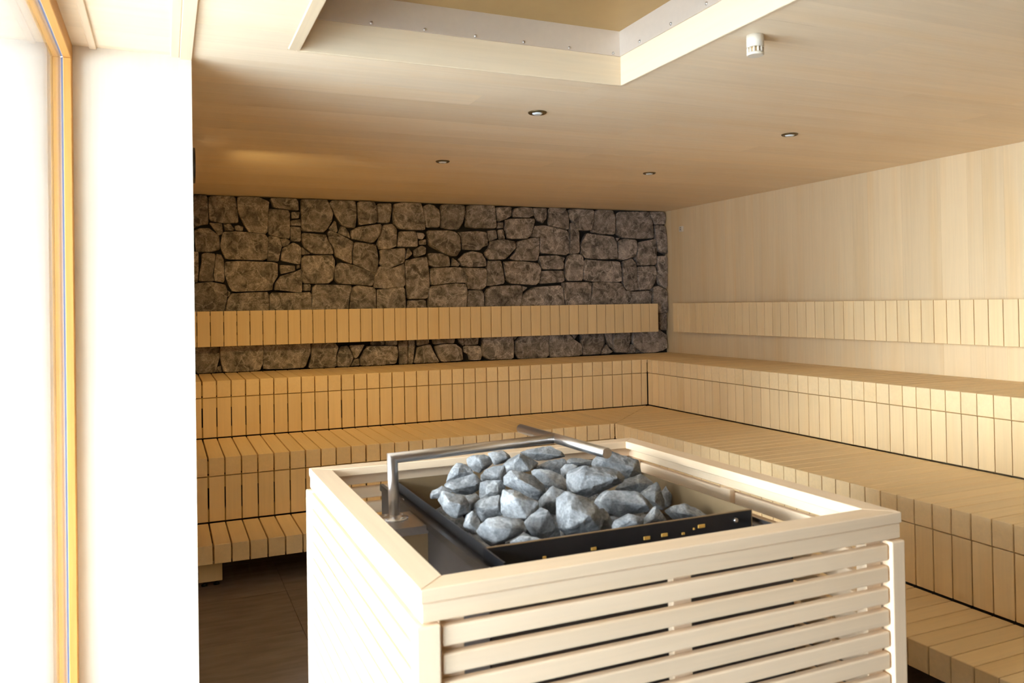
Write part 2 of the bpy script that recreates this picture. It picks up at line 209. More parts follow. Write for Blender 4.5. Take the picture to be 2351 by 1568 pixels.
ROCKS = [
("broad grey rock at the left end of the pile beside the black rail",[(0.712,2.171,1.036),(0.712,2.17,1.046),(0.741,2.14,1.042),(0.772,2.132,1.03),(0.782,2.128,1.011),(0.772,2.121,0.989),(0.745,2.132,0.971),(0.734,2.154,0.97),(0.712,2.159,0.996),(0.712,2.17,1.02),(0.712,2.113,1.028),(0.746,2.101,1.016),(0.712,2.206,1.012),(0.75,2.176,1.014),(0.779,2.18,0.978),(0.748,2.19,0.966),(0.712,2.128,1.027)]),
("dark flat rock tucked behind the leftmost rock of the pile",[(0.712,2.283,1.009),(0.719,2.282,1.022),(0.744,2.262,1.037),(0.768,2.259,1.028),(0.78,2.255,1.017),(0.742,2.266,1),(0.714,2.281,0.996),(0.729,2.252,1.021),(0.723,2.3,1.002),(0.734,2.295,1.01),(0.767,2.283,1.014),(0.748,2.285,0.997),(0.714,2.263,1.013)]),
("rounded grey rock forming the upper left shoulder of the pile",[(0.818,2.453,1.003),(0.834,2.447,1.043),(0.856,2.45,1.064),(0.872,2.434,1.063),(0.89,2.429,1.051),(0.905,2.418,1.03),(0.893,2.427,1.016),(0.826,2.454,0.998),(0.852,2.414,1.035),(0.846,2.482,0.997),(0.868,2.474,1.041),(0.898,2.464,1.031),(0.9,2.46,1.003),(0.848,2.418,1.047)]),
("slanting pale rock below the upper left shoulder of the pile",[(0.781,2.357,1.019),(0.787,2.348,1.028),(0.846,2.326,1.047),(0.867,2.317,1.053),(0.887,2.301,1.028),(0.888,2.311,1.006),(0.867,2.319,0.99),(0.846,2.335,0.982),(0.811,2.337,0.991),(0.781,2.347,1.007),(0.821,2.303,1.015),(0.861,2.284,1.023),(0.812,2.375,1),(0.857,2.365,1.014),(0.875,2.349,0.993),(0.852,2.354,0.977),(0.801,2.315,1.011)]),
("blocky grey rock with dark end on the pile's upper left",[(0.913,2.52,1.058),(0.933,2.501,1.071),(0.969,2.497,1.072),(0.988,2.482,1.062),(1,2.487,1.042),(0.983,2.496,1.023),(0.955,2.5,1.009),(0.939,2.516,1.012),(0.917,2.513,1.034),(0.947,2.473,1.057),(0.937,2.537,1.038),(0.975,2.527,1.043),(0.995,2.514,1.027),(0.971,2.537,1.01),(0.955,2.469,1.033)]),
("small ridged rock under the steel arm at the back left",[(1.017,2.584,1.056),(1.032,2.574,1.062),(1.069,2.569,1.064),(1.087,2.554,1.047),(1.096,2.557,1.037),(1.068,2.563,1.02),(1.038,2.583,1.01),(1.03,2.583,1.036),(1.032,2.554,1.038),(1.068,2.53,1.045),(1.038,2.606,1.039),(1.076,2.596,1.044),(1.097,2.583,1.025),(1.055,2.599,1.01),(1.051,2.545,1.032)]),
("smooth grey rock left of the peaked rock",[(0.898,2.35,1.036),(0.913,2.349,1.052),(0.939,2.34,1.063),(0.972,2.318,1.069),(0.981,2.323,1.039),(0.97,2.328,1.01),(0.919,2.342,0.997),(0.901,2.358,1.007),(0.933,2.315,1.035),(0.922,2.374,1.018),(0.95,2.367,1.037),(0.968,2.35,1.019),(0.939,2.376,0.99),(0.948,2.311,1.036)]),
("peaked grey rock with a brown sloping side below the steel arm",[(1.006,2.448,1.024),(1.012,2.438,1.045),(1.041,2.432,1.064),(1.065,2.413,1.081),(1.087,2.404,1.068),(1.124,2.399,1.046),(1.117,2.404,1.029),(1.096,2.402,1.023),(1.077,2.42,1.013),(1.015,2.434,1.012),(1.05,2.384,1.073),(1.079,2.37,1.029),(1.035,2.467,1.011),(1.065,2.465,1.038),(1.112,2.438,1.026),(1.104,2.448,1.011),(1.029,2.401,1.042)]),
("flat pale rock in the left middle of the pile",[(0.859,2.249,1.038),(0.88,2.243,1.042),(0.921,2.225,1.045),(0.935,2.226,1.021),(0.925,2.225,1.006),(0.921,2.233,0.989),(0.879,2.242,0.987),(0.856,2.254,0.983),(0.86,2.257,1.003),(0.881,2.217,1.015),(0.882,2.269,1.013),(0.919,2.257,1.014),(0.923,2.26,0.993),(0.893,2.264,0.978),(0.899,2.214,1.009)]),
("small dark rock wedged right of the leftmost rock",[(0.798,2.207,1.01),(0.831,2.198,1.02),(0.838,2.187,1.001),(0.828,2.197,0.986),(0.82,2.201,0.971),(0.811,2.203,0.967),(0.806,2.206,0.987),(0.811,2.18,1.003),(0.815,2.226,0.99),(0.834,2.217,0.995),(0.831,2.217,0.976),(0.823,2.221,0.965),(0.806,2.187,0.989)]),
("wedge shaped rock with shaded face left of the split rock",[(0.796,2.142,1.002),(0.806,2.139,1.012),(0.832,2.119,1.024),(0.869,2.111,1.032),(0.872,2.11,1.003),(0.87,2.1,0.972),(0.844,2.119,0.966),(0.819,2.132,0.953),(0.8,2.137,0.981),(0.802,2.102,1.003),(0.85,2.084,1.003),(0.82,2.155,0.979),(0.845,2.15,0.99),(0.869,2.143,0.98),(0.853,2.152,0.96),(0.808,2.103,0.988)]),
("large rock split into a bright and a shaded face",[(0.855,2.085,1.024),(0.861,2.082,1.051),(0.889,2.07,1.052),(0.913,2.054,1.041),(0.951,2.027,1.018),(0.955,2.039,0.996),(0.929,2.04,0.974),(0.911,2.05,0.966),(0.881,2.07,0.975),(0.865,2.074,0.967),(0.854,2.077,0.99),(0.876,2.029,1.037),(0.909,2.019,0.98),(0.882,2.1,0.995),(0.903,2.094,1.02),(0.951,2.072,0.977),(0.902,2.097,0.967),(0.868,2.041,1.025)]),
("small upright rock behind the front left corner of the tray",[(0.723,2.028,0.977),(0.735,2.029,1.006),(0.752,2.023,1.021),(0.762,2.018,1.006),(0.771,2.014,0.984),(0.76,2.01,0.961),(0.748,2.022,0.951),(0.736,2.003,0.992),(0.744,2.042,0.965),(0.749,2.043,0.981),(0.765,2.035,0.982),(0.765,2.03,0.951),(0.732,2.01,0.982)]),
("large pale veined rock at the front left of the tray",[(0.732,1.949,0.986),(0.735,1.931,1.006),(0.752,1.924,1.021),(0.78,1.921,1.025),(0.809,1.899,1.018),(0.846,1.898,1.01),(0.845,1.894,0.984),(0.833,1.899,0.971),(0.785,1.913,0.955),(0.76,1.922,0.946),(0.742,1.936,0.963),(0.754,1.892,1.004),(0.767,1.888,0.966),(0.798,1.874,0.999),(0.758,1.978,0.967),(0.783,1.957,0.987),(0.847,1.947,0.985),(0.801,1.951,0.947),(0.793,1.878,0.981)]),
("bright speckled oblong rock in the middle of the pile",[(0.921,2.217,1.054),(0.941,2.212,1.073),(0.967,2.191,1.07),(1.005,2.185,1.057),(1.035,2.168,1.028),(1.039,2.162,1.006),(1.014,2.171,0.982),(0.993,2.183,0.989),(0.946,2.209,1.021),(0.921,2.212,1.032),(0.94,2.155,1.059),(1.004,2.131,1.019),(0.964,2.249,1.022),(0.986,2.228,1.037),(1.035,2.216,0.993),(1.013,2.239,0.977),(0.99,2.142,1.019)]),
("long grey rock at the very top below the steel T bar",[(1.14,2.601,1.046),(1.174,2.581,1.058),(1.246,2.554,1.067),(1.277,2.529,1.048),(1.293,2.531,1.028),(1.27,2.545,1.022),(1.235,2.557,1.016),(1.194,2.577,1.014),(1.161,2.586,1.032),(1.201,2.54,1.049),(1.263,2.516,1.035),(1.183,2.609,1.029),(1.251,2.582,1.046),(1.277,2.564,1.018),(1.241,2.584,1.011),(1.189,2.547,1.046)]),
("rough grey rock behind the centre of the pile",[(1.122,2.45,1.012),(1.135,2.441,1.029),(1.177,2.428,1.043),(1.22,2.404,1.051),(1.233,2.405,1.035),(1.218,2.401,1.006),(1.214,2.404,0.989),(1.184,2.422,0.997),(1.17,2.401,1.028),(1.158,2.458,1),(1.194,2.451,1.017),(1.228,2.431,1.015),(1.214,2.437,0.987),(1.156,2.411,1.024)]),
("sloping dark grey rock right of the bright oblong rock",[(1.054,2.312,1.043),(1.061,2.293,1.052),(1.1,2.28,1.049),(1.142,2.267,1.028),(1.164,2.262,1.005),(1.157,2.255,0.977),(1.141,2.261,0.968),(1.124,2.27,0.973),(1.11,2.282,0.996),(1.09,2.293,0.992),(1.062,2.299,1.011),(1.09,2.256,1.028),(1.133,2.238,0.991),(1.087,2.325,1.009),(1.119,2.313,1.01),(1.162,2.293,0.963),(1.121,2.306,0.979),(1.089,2.259,1.001)]),
("narrow rock pinched beside the largest grey boulder",[(1.175,2.343,1.028),(1.19,2.336,1.047),(1.213,2.323,1.048),(1.228,2.316,1.039),(1.205,2.329,1.018),(1.199,2.335,0.989),(1.18,2.333,0.994),(1.178,2.315,1.018),(1.194,2.368,1.012),(1.203,2.357,1.024),(1.229,2.342,1.02),(1.207,2.352,0.989),(1.192,2.308,1.021)]),
("low dark rock at the back right of the pile",[(1.297,2.538,1.001),(1.301,2.541,1.014),(1.315,2.534,1.023),(1.354,2.514,1.016),(1.393,2.499,1.012),(1.39,2.5,0.992),(1.331,2.527,0.988),(1.33,2.504,1.008),(1.32,2.554,0.994),(1.316,2.549,1.004),(1.357,2.536,1.003),(1.375,2.526,0.99),(1.315,2.513,1.01)]),
("largest boulder on top with a dark brown right end",[(1.107,2.17,1.05),(1.121,2.177,1.064),(1.159,2.142,1.08),(1.225,2.139,1.068),(1.256,2.11,1.059),(1.276,2.106,1.041),(1.272,2.104,1.025),(1.251,2.124,1.008),(1.21,2.141,0.993),(1.169,2.151,0.976),(1.136,2.163,0.988),(1.114,2.18,0.991),(1.134,2.102,1.06),(1.228,2.069,1.047),(1.114,2.113,1.01),(1.149,2.219,1.02),(1.227,2.178,1.026),(1.273,2.171,1.001),(1.199,2.209,0.962),(1.185,2.092,1.046)]),
("knobbly rock in the centre between split rock and round rock",[(1,2.141,0.991),(1.013,2.133,1.01),(1.033,2.113,1.039),(1.048,2.115,1.018),(1.076,2.104,1.017),(1.051,2.104,0.979),(1.051,2.12,0.945),(1.024,2.118,0.962),(0.996,2.128,0.967),(1.004,2.101,0.997),(1.034,2.089,1),(1.018,2.157,0.968),(1.051,2.157,0.996),(1.068,2.142,0.982),(1.057,2.145,0.935),(1.006,2.101,0.991)]),
("pointed grey rock at the front between veined and round rocks",[(0.877,1.977,0.985),(0.894,1.972,0.996),(0.923,1.96,1.021),(0.941,1.947,1.015),(0.947,1.951,0.997),(0.964,1.952,0.973),(0.96,1.943,0.959),(0.945,1.952,0.946),(0.929,1.951,0.934),(0.899,1.967,0.945),(0.888,1.979,0.963),(0.913,1.932,0.981),(0.9,1.929,0.96),(0.901,2.004,0.961),(0.938,1.993,0.99),(0.968,1.988,0.953),(0.945,1.996,0.93),(0.895,1.939,0.97)]),
("big round faced rock at the front centre of the tray",[(0.97,1.963,1.042),(0.992,1.949,1.062),(1.012,1.92,1.053),(1.051,1.927,1.039),(1.068,1.903,1.021),(1.085,1.903,0.981),(1.075,1.906,0.952),(1.025,1.932,0.943),(0.988,1.944,0.939),(0.965,1.94,0.963),(0.961,1.948,0.995),(0.976,1.889,1.029),(1.021,1.869,1.005),(0.976,1.891,0.976),(0.998,1.988,1),(1.043,1.991,1.002),(1.078,1.953,0.957),(1.024,2,0.929),(0.975,1.899,0.997)]),
("low flat rock against the front rim of the tray",[(0.787,1.883,0.961),(0.824,1.866,0.984),(0.846,1.856,0.983),(0.879,1.843,0.97),(0.846,1.856,0.958),(0.829,1.85,0.974),(0.813,1.882,0.959),(0.834,1.878,0.974),(0.849,1.871,0.972),(0.867,1.86,0.964),(0.851,1.841,0.97)]),
("wide grey rock on the right shoulder under the bar end",[(1.338,2.432,1.01),(1.346,2.43,1.032),(1.387,2.421,1.064),(1.405,2.408,1.046),(1.467,2.392,1.033),(1.493,2.376,1.025),(1.504,2.38,1.002),(1.504,2.381,0.979),(1.504,2.369,0.972),(1.485,2.387,0.955),(1.444,2.387,0.95),(1.418,2.409,0.971),(1.39,2.432,0.987),(1.381,2.383,1.029),(1.454,2.345,1.007),(1.389,2.473,0.98),(1.429,2.444,1.008),(1.501,2.424,0.974),(1.487,2.427,0.941),(1.414,2.369,0.988)]),
("speckled rock below the right shoulder of the pile",[(1.304,2.224,0.975),(1.339,2.216,1.004),(1.392,2.197,1.022),(1.421,2.183,0.998),(1.428,2.176,0.984),(1.383,2.19,0.959),(1.34,2.209,0.962),(1.365,2.17,0.999),(1.343,2.242,0.964),(1.358,2.238,0.985),(1.415,2.219,0.979),(1.394,2.23,0.955),(1.371,2.174,1.002)]),
("grey wedge leaning on the right flank of the pile",[(1.354,2.165,0.965),(1.4,2.151,0.991),(1.413,2.14,1.007),(1.419,2.13,0.986),(1.435,2.134,0.945),(1.432,2.129,0.917),(1.416,2.138,0.92),(1.39,2.151,0.934),(1.39,2.116,0.977),(1.383,2.193,0.941),(1.425,2.172,0.968),(1.435,2.161,0.928),(1.424,2.163,0.911),(1.386,2.116,0.947)]),
("long pale lens shaped rock at the front right",[(1.119,2.026,0.998),(1.132,2.023,1.014),(1.154,2.021,1.03),(1.178,2.001,1.03),(1.238,1.981,1.027),(1.258,1.965,1.008),(1.286,1.969,0.98),(1.271,1.959,0.97),(1.238,1.984,0.96),(1.204,1.997,0.954),(1.18,2.007,0.965),(1.149,2.012,0.968),(1.129,2.026,0.979),(1.149,1.987,1.013),(1.212,1.959,1),(1.247,1.94,0.993),(1.174,2.055,0.976),(1.196,2.031,1.001),(1.26,2.021,0.967),(1.215,2.026,0.943),(1.156,1.985,1.001)]),
("upright dark sided rock standing apart near the right wall of the tray",[(1.494,2.239,0.944),(1.504,2.227,0.965),(1.504,2.225,0.96),(1.504,2.214,0.936),(1.504,2.198,0.924),(1.504,2.194,0.911),(1.504,2.209,0.898),(1.5,2.225,0.893),(1.494,2.227,0.913),(1.504,2.192,0.934),(1.504,2.263,0.921),(1.504,2.255,0.93),(1.504,2.243,0.907),(1.504,2.247,0.888),(1.504,2.194,0.942)]),
("low rock sloping down into the right front corner of the tray",[(1.345,2.004,0.952),(1.367,1.988,0.969),(1.4,1.977,0.974),(1.439,1.97,0.957),(1.472,1.95,0.932),(1.435,1.964,0.92),(1.396,1.982,0.914),(1.372,2.002,0.923),(1.378,1.955,0.953),(1.42,1.943,0.941),(1.383,2.03,0.934),(1.413,2.006,0.949),(1.452,1.996,0.923),(1.413,2.014,0.909),(1.392,1.956,0.957)]),
("small two toned rock at the front rim below the long pale rock",[(1.095,1.884,0.967),(1.101,1.883,0.981),(1.14,1.869,1),(1.147,1.861,0.998),(1.169,1.851,0.994),(1.181,1.851,0.984),(1.177,1.853,0.962),(1.143,1.872,0.955),(1.098,1.882,0.954),(1.133,1.848,0.988),(1.121,1.9,0.96),(1.149,1.89,0.984),(1.167,1.886,0.974),(1.172,1.886,0.957),(1.15,1.843,0.98)]),
("small pointed rock at the front rim right of the two toned rock",[(1.222,1.927,0.96),(1.238,1.916,0.984),(1.256,1.911,1.002),(1.266,1.899,0.983),(1.288,1.9,0.952),(1.258,1.913,0.943),(1.221,1.926,0.939),(1.228,1.884,0.971),(1.242,1.946,0.946),(1.254,1.937,0.96),(1.274,1.928,0.964),(1.264,1.935,0.939),(1.226,1.893,0.963)]),
("dark brown rock half hidden behind the big round faced rock",[(1.093,1.959,0.999),(1.11,1.947,1.001),(1.121,1.942,0.986),(1.135,1.937,0.962),(1.132,1.939,0.94),(1.102,1.951,0.936),(1.091,1.956,0.954),(1.108,1.934,0.974),(1.104,1.97,0.976),(1.119,1.966,0.978),(1.139,1.962,0.947),(1.111,1.966,0.927),(1.112,1.935,0.976)])]
# ------------------------------------------------------------------ materials
def nmat(name):
    m = bpy.data.materials.new(name)
    m.use_nodes = True
    nt = m.node_tree
    return m, nt, nt.nodes['Principled BSDF']

def N(nt, kind, **kw):
    n = nt.nodes.new(kind)
    for k, v in kw.items():
        setattr(n, k, v)
    return n

def wood(name, col, axis='z', grain=0.055, tone=0.06, rough=0.55, bump=0.08, streak=0.0):
    """pale timber: fine grain along one local axis, each board a tone of its own"""
    m, nt, b = nmat(name)
    tc = N(nt, 'ShaderNodeTexCoord')
    oi = N(nt, 'ShaderNodeObjectInfo')
    mul = N(nt, 'ShaderNodeMath', operation='MULTIPLY')
    mul.inputs[1].default_value = 53.0
    nt.links.new(oi.outputs['Random'], mul.inputs[0])
    add = N(nt, 'ShaderNodeVectorMath', operation='ADD')
    nt.links.new(tc.outputs['Object'], add.inputs[0])
    nt.links.new(mul.outputs[0], add.inputs[1])
    mp = N(nt, 'ShaderNodeMapping')
    s = {'x': (1.2, 34, 34), 'y': (34, 1.2, 34), 'z': (34, 34, 1.2)}[axis]
    mp.inputs['Scale'].default_value = s
    nt.links.new(add.outputs[0], mp.inputs['Vector'])
    n1 = N(nt, 'ShaderNodeTexNoise')
    n1.inputs['Scale'].default_value = 1.6
    n1.inputs['Detail'].default_value = 5
    n1.inputs['Roughness'].default_value = 0.62
    n1.inputs['Distortion'].default_value = 0.3
    nt.links.new(mp.outputs[0], n1.inputs['Vector'])
    mp2 = N(nt, 'ShaderNodeMapping')
    s2 = {'x': (0.5, 6, 6), 'y': (6, 0.5, 6), 'z': (6, 6, 0.5)}[axis]
    mp2.inputs['Scale'].default_value = s2
    nt.links.new(add.outputs[0], mp2.inputs['Vector'])
    n2 = N(nt, 'ShaderNodeTexNoise')
    n2.inputs['Scale'].default_value = 1.3
    n2.inputs['Detail'].default_value = 2
    nt.links.new(mp2.outputs[0], n2.inputs['Vector'])
    r1 = N(nt, 'ShaderNodeMapRange')
    r1.inputs[1].default_value = 0.3
    r1.inputs[2].default_value = 0.7
    r1.inputs[3].default_value = 1 - grain
    r1.inputs[4].default_value = 1 + grain * 0.5
    nt.links.new(n1.outputs['Fac'], r1.inputs[0])
    r2_ = N(nt, 'ShaderNodeMapRange')
    r2_.inputs[3].default_value = 1 - tone
    r2_.inputs[4].default_value = 1 + tone * 0.6
    nt.links.new(oi.outputs['Random'], r2_.inputs[0])
    m1 = N(nt, 'ShaderNodeMath', operation='MULTIPLY')
    nt.links.new(r1.outputs[0], m1.inputs[0])
    nt.links.new(r2_.outputs[0], m1.inputs[1])
    # warmer heartwood streaks
    mix = N(nt, 'ShaderNodeMix', data_type='RGBA')
    mix.inputs[6].default_value = (*col, 1)
    mix.inputs[7].default_value = (col[0] * 0.96, col[1] * 0.86, col[2] * 0.68, 1)
    r3 = N(nt, 'ShaderNodeMapRange')
    r3.inputs[1].default_value = 0.48
    r3.inputs[2].default_value = 0.75
    r3.inputs[4].default_value = 0.32 + streak
    nt.links.new(n2.outputs['Fac'], r3.inputs[0])
    nt.links.new(r3.outputs[0], mix.inputs[0])
    vm = N(nt, 'ShaderNodeVectorMath', operation='SCALE')
    nt.links.new(mix.outputs[2], vm.inputs[0])
    nt.links.new(m1.outputs[0], vm.inputs['Scale'])
    nt.links.new(vm.outputs[0], b.inputs['Base Color'])
    b.inputs['Roughness'].default_value = rough
    b.inputs['Specular IOR Level'].default_value = 0.3
    return m

def plain(name, col, rough=0.5, metal=0.0, nscale=0, namt=0.0, bump=0.0, spec=0.5):
    m, nt, b = nmat(name)
    b.inputs['Base Color'].default_value = (*col, 1)
    b.inputs['Roughness'].default_value = rough
    b.inputs['Metallic'].default_value = metal
    b.inputs['Specular IOR Level'].default_value = spec
    if nscale:
        tc = N(nt, 'ShaderNodeTexCoord')
        n = N(nt, 'ShaderNodeTexNoise')
        n.inputs['Scale'].default_value = nscale
        n.inputs['Detail'].default_value = 4
        nt.links.new(tc.outputs['Object'], n.inputs['Vector'])
        r = N(nt, 'ShaderNodeMapRange')
        r.inputs[3].default_value = 1 - namt
        r.inputs[4].default_value = 1 + namt
        nt.links.new(n.outputs['Fac'], r.inputs[0])
        v = N(nt, 'ShaderNodeVectorMath', operation='SCALE')
        v.inputs[0].default_value = col
        nt.links.new(r.outputs[0], v.inputs['Scale'])
        nt.links.new(v.outputs[0], b.inputs['Base Color'])
        if bump:
            bp = N(nt, 'ShaderNodeBump')
            bp.inputs['Strength'].default_value = bump
            bp.inputs['Distance'].default_value = 0.003
            nt.links.new(n.outputs['Fac'], bp.inputs['Height'])
            nt.links.new(bp.outputs[0], b.inputs['Normal'])
    return m

def stone_mat(name, dark, mid, vein, scale=9.0, vamt=0.5, speck=0.0, bump=0.5, tone=0.2, dist=0.01):
    m, nt, b = nmat(name)
    tc = N(nt, 'ShaderNodeTexCoord')
    oi = N(nt, 'ShaderNodeObjectInfo')
    mul = N(nt, 'ShaderNodeMath', operation='MULTIPLY')
    mul.inputs[1].default_value = 41.0
    nt.links.new(oi.outputs['Random'], mul.inputs[0])
    add = N(nt, 'ShaderNodeVectorMath', operation='ADD')
    nt.links.new(tc.outputs['Object'], add.inputs[0])
    nt.links.new(mul.outputs[0], add.inputs[1])
    n1 = N(nt, 'ShaderNodeTexNoise')
    n1.inputs['Scale'].default_value = scale
    n1.inputs['Detail'].default_value = 6
    n1.inputs['Roughness'].default_value = 0.65
    n1.inputs['Distortion'].default_value = 0.6
    nt.links.new(add.outputs[0], n1.inputs['Vector'])
    rp = N(nt, 'ShaderNodeValToRGB')
    rp.color_ramp.elements[0].position = 0.36
    rp.color_ramp.elements[0].color = (*dark, 1)
    rp.color_ramp.elements[1].position = 0.66
    rp.color_ramp.elements[1].color = (*mid, 1)
    nt.links.new(n1.outputs['Fac'], rp.inputs[0])
    # veins: thin bands where a second noise crosses its middle value
    n2 = N(nt, 'ShaderNodeTexNoise')
    n2.inputs['Scale'].default_value = scale * 0.55
    n2.inputs['Detail'].default_value = 4
    n2.inputs['Distortion'].default_value = 0.5
    nt.links.new(add.outputs[0], n2.inputs['Vector'])
    s = N(nt, 'ShaderNodeMath', operation='SUBTRACT')
    s.inputs[1].default_value = 0.5
    nt.links.new(n2.outputs['Fac'], s.inputs[0])
    ab = N(nt, 'ShaderNodeMath', operation='ABSOLUTE')
    nt.links.new(s.outputs[0], ab.inputs[0])
    r = N(nt, 'ShaderNodeMapRange')
    r.inputs[1].default_value = 0.0
    r.inputs[2].default_value = 0.03
    r.inputs[3].default_value = vamt
    r.inputs[4].default_value = 0.0
    nt.links.new(ab.outputs[0], r.inputs[0])
    mix = N(nt, 'ShaderNodeMix', data_type='RGBA')
    mix.inputs[7].default_value = (*vein, 1)
    nt.links.new(r.outputs[0], mix.inputs[0])
    nt.links.new(rp.outputs[0], mix.inputs[6])
    n3 = N(nt, 'ShaderNodeTexNoise')
    n3.inputs['Scale'].default_value = scale * 9
    n3.inputs['Detail'].default_value = 3
    nt.links.new(add.outputs[0], n3.inputs['Vector'])
    r3 = N(nt, 'ShaderNodeMapRange')
    r3.inputs[1].default_value = 0.3
    r3.inputs[2].default_value = 0.7
    r3.inputs[3].default_value = 1 - speck
    r3.inputs[4].default_value = 1 + speck
    nt.links.new(n3.outputs['Fac'], r3.inputs[0])
    r4 = N(nt, 'ShaderNodeMapRange')
    r4.inputs[3].default_value = 1 - tone
    r4.inputs[4].default_value = 1 + tone
    nt.links.new(oi.outputs['Random'], r4.inputs[0])
    m1 = N(nt, 'ShaderNodeMath', operation='MULTIPLY')
    nt.links.new(r3.outputs[0], m1.inputs[0])
    nt.links.new(r4.outputs[0], m1.inputs[1])
    vm = N(nt, 'ShaderNodeVectorMath', operation='SCALE')
    nt.links.new(mix.outputs[2], vm.inputs[0])
    nt.links.new(m1.outputs[0], vm.inputs['Scale'])
    nt.links.new(vm.outputs[0], b.inputs['Base Color'])
    b.inputs['Roughness'].default_value = 0.85
    b.inputs['Specular IOR Level'].default_value = 0.25
    a2 = N(nt, 'ShaderNodeMath', operation='ADD')
    nt.links.new(n1.outputs['Fac'], a2.inputs[0])
    m3 = N(nt, 'ShaderNodeMath', operation='MULTIPLY')
    m3.inputs[1].default_value = 0.35
    nt.links.new(n3.outputs['Fac'], m3.inputs[0])
    nt.links.new(m3.outputs[0], a2.inputs[1])
    bp = N(nt, 'ShaderNodeBump')
    bp.inputs['Strength'].default_value = bump
    bp.inputs['Distance'].default_value = dist
    nt.links.new(a2.outputs[0], bp.inputs['Height'])
    nt.links.new(bp.outputs[0], b.inputs['Normal'])
    return m

def glass_mat(name):
    m = bpy.data.materials.new(name)
    m.use_nodes = True
    nt = m.node_tree
    nt.nodes.remove(nt.nodes['Principled BSDF'])
    out = nt.nodes['Material Output']
    fr = N(nt, 'ShaderNodeFresnel')
    geo = N(nt, 'ShaderNodeNewGeometry')
    ior = N(nt, 'ShaderNodeMapRange')        # the pane is thin: both of its faces reflect like air to glass
    ior.inputs[3].default_value = 1.5
    ior.inputs[4].default_value = 1 / 1.5
    nt.links.new(geo.outputs['Backfacing'], ior.inputs[0])
    nt.links.new(ior.outputs[0], fr.inputs['IOR'])
    tr = N(nt, 'ShaderNodeBsdfTransparent')
    tr.inputs['Color'].default_value = (0.96, 0.98, 0.97, 1)
    gl = N(nt, 'ShaderNodeBsdfGlossy')
    gl.inputs['Roughness'].default_value = 0.0
    mx = N(nt, 'ShaderNodeMixShader')
    nt.links.new(fr.outputs[0], mx.inputs[0])
    nt.links.new(tr.outputs[0], mx.inputs[1])
    nt.links.new(gl.outputs[0], mx.inputs[2])
    nt.links.new(mx.outputs[0], out.inputs['Surface'])
    return m

def glow_mat(name, col, s):
    m = bpy.data.materials.new(name)
    m.use_nodes = True
    nt = m.node_tree
    nt.nodes.remove(nt.nodes['Principled BSDF'])
    tr = N(nt, 'ShaderNodeBsdfTransparent')
    em = N(nt, 'ShaderNodeEmission')
    em.inputs['Color'].default_value = (*col, 1)
    em.inputs['Strength'].default_value = s
    ad = N(nt, 'ShaderNodeAddShader')
    nt.links.new(tr.outputs[0], ad.inputs[0])
    nt.links.new(em.outputs[0], ad.inputs[1])
    nt.links.new(ad.outputs[0], nt.nodes['Material Output'].inputs['Surface'])
    return m

def tile_mat(name):
    m, nt, b = nmat(name)
    tc = N(nt, 'ShaderNodeTexCoord')
    oi = N(nt, 'ShaderNodeObjectInfo')
    add = N(nt, 'ShaderNodeVectorMath', operation='ADD')
    mul = N(nt, 'ShaderNodeMath', operation='MULTIPLY')
    mul.inputs[1].default_value = 23.0
    nt.links.new(oi.outputs['Random'], mul.inputs[0])
    nt.links.new(tc.outputs['Object'], add.inputs[0])
    nt.links.new(mul.outputs[0], add.inputs[1])
    mp = N(nt, 'ShaderNodeMapping')
    mp.inputs['Scale'].default_value = (2.0, 9.0, 4.0)
    nt.links.new(add.outputs[0], mp.inputs['Vector'])
    n = N(nt, 'ShaderNodeTexNoise')
    n.inputs['Scale'].default_value = 2.4
    n.inputs['Detail'].default_value = 6
    nt.links.new(mp.outputs[0], n.inputs['Vector'])
    rp = N(nt, 'ShaderNodeValToRGB')
    rp.color_ramp.elements[0].position = 0.3
    rp.color_ramp.elements[0].color = (0.17, 0.13, 0.105, 1)
    rp.color_ramp.elements[1].position = 0.7
    rp.color_ramp.elements[1].color = (0.25, 0.20, 0.165, 1)
    nt.links.new(n.outputs['Fac'], rp.inputs[0])
    nt.links.new(rp.outputs[0], b.inputs['Base Color'])
    b.inputs['Roughness'].default_value = 0.6
    return m

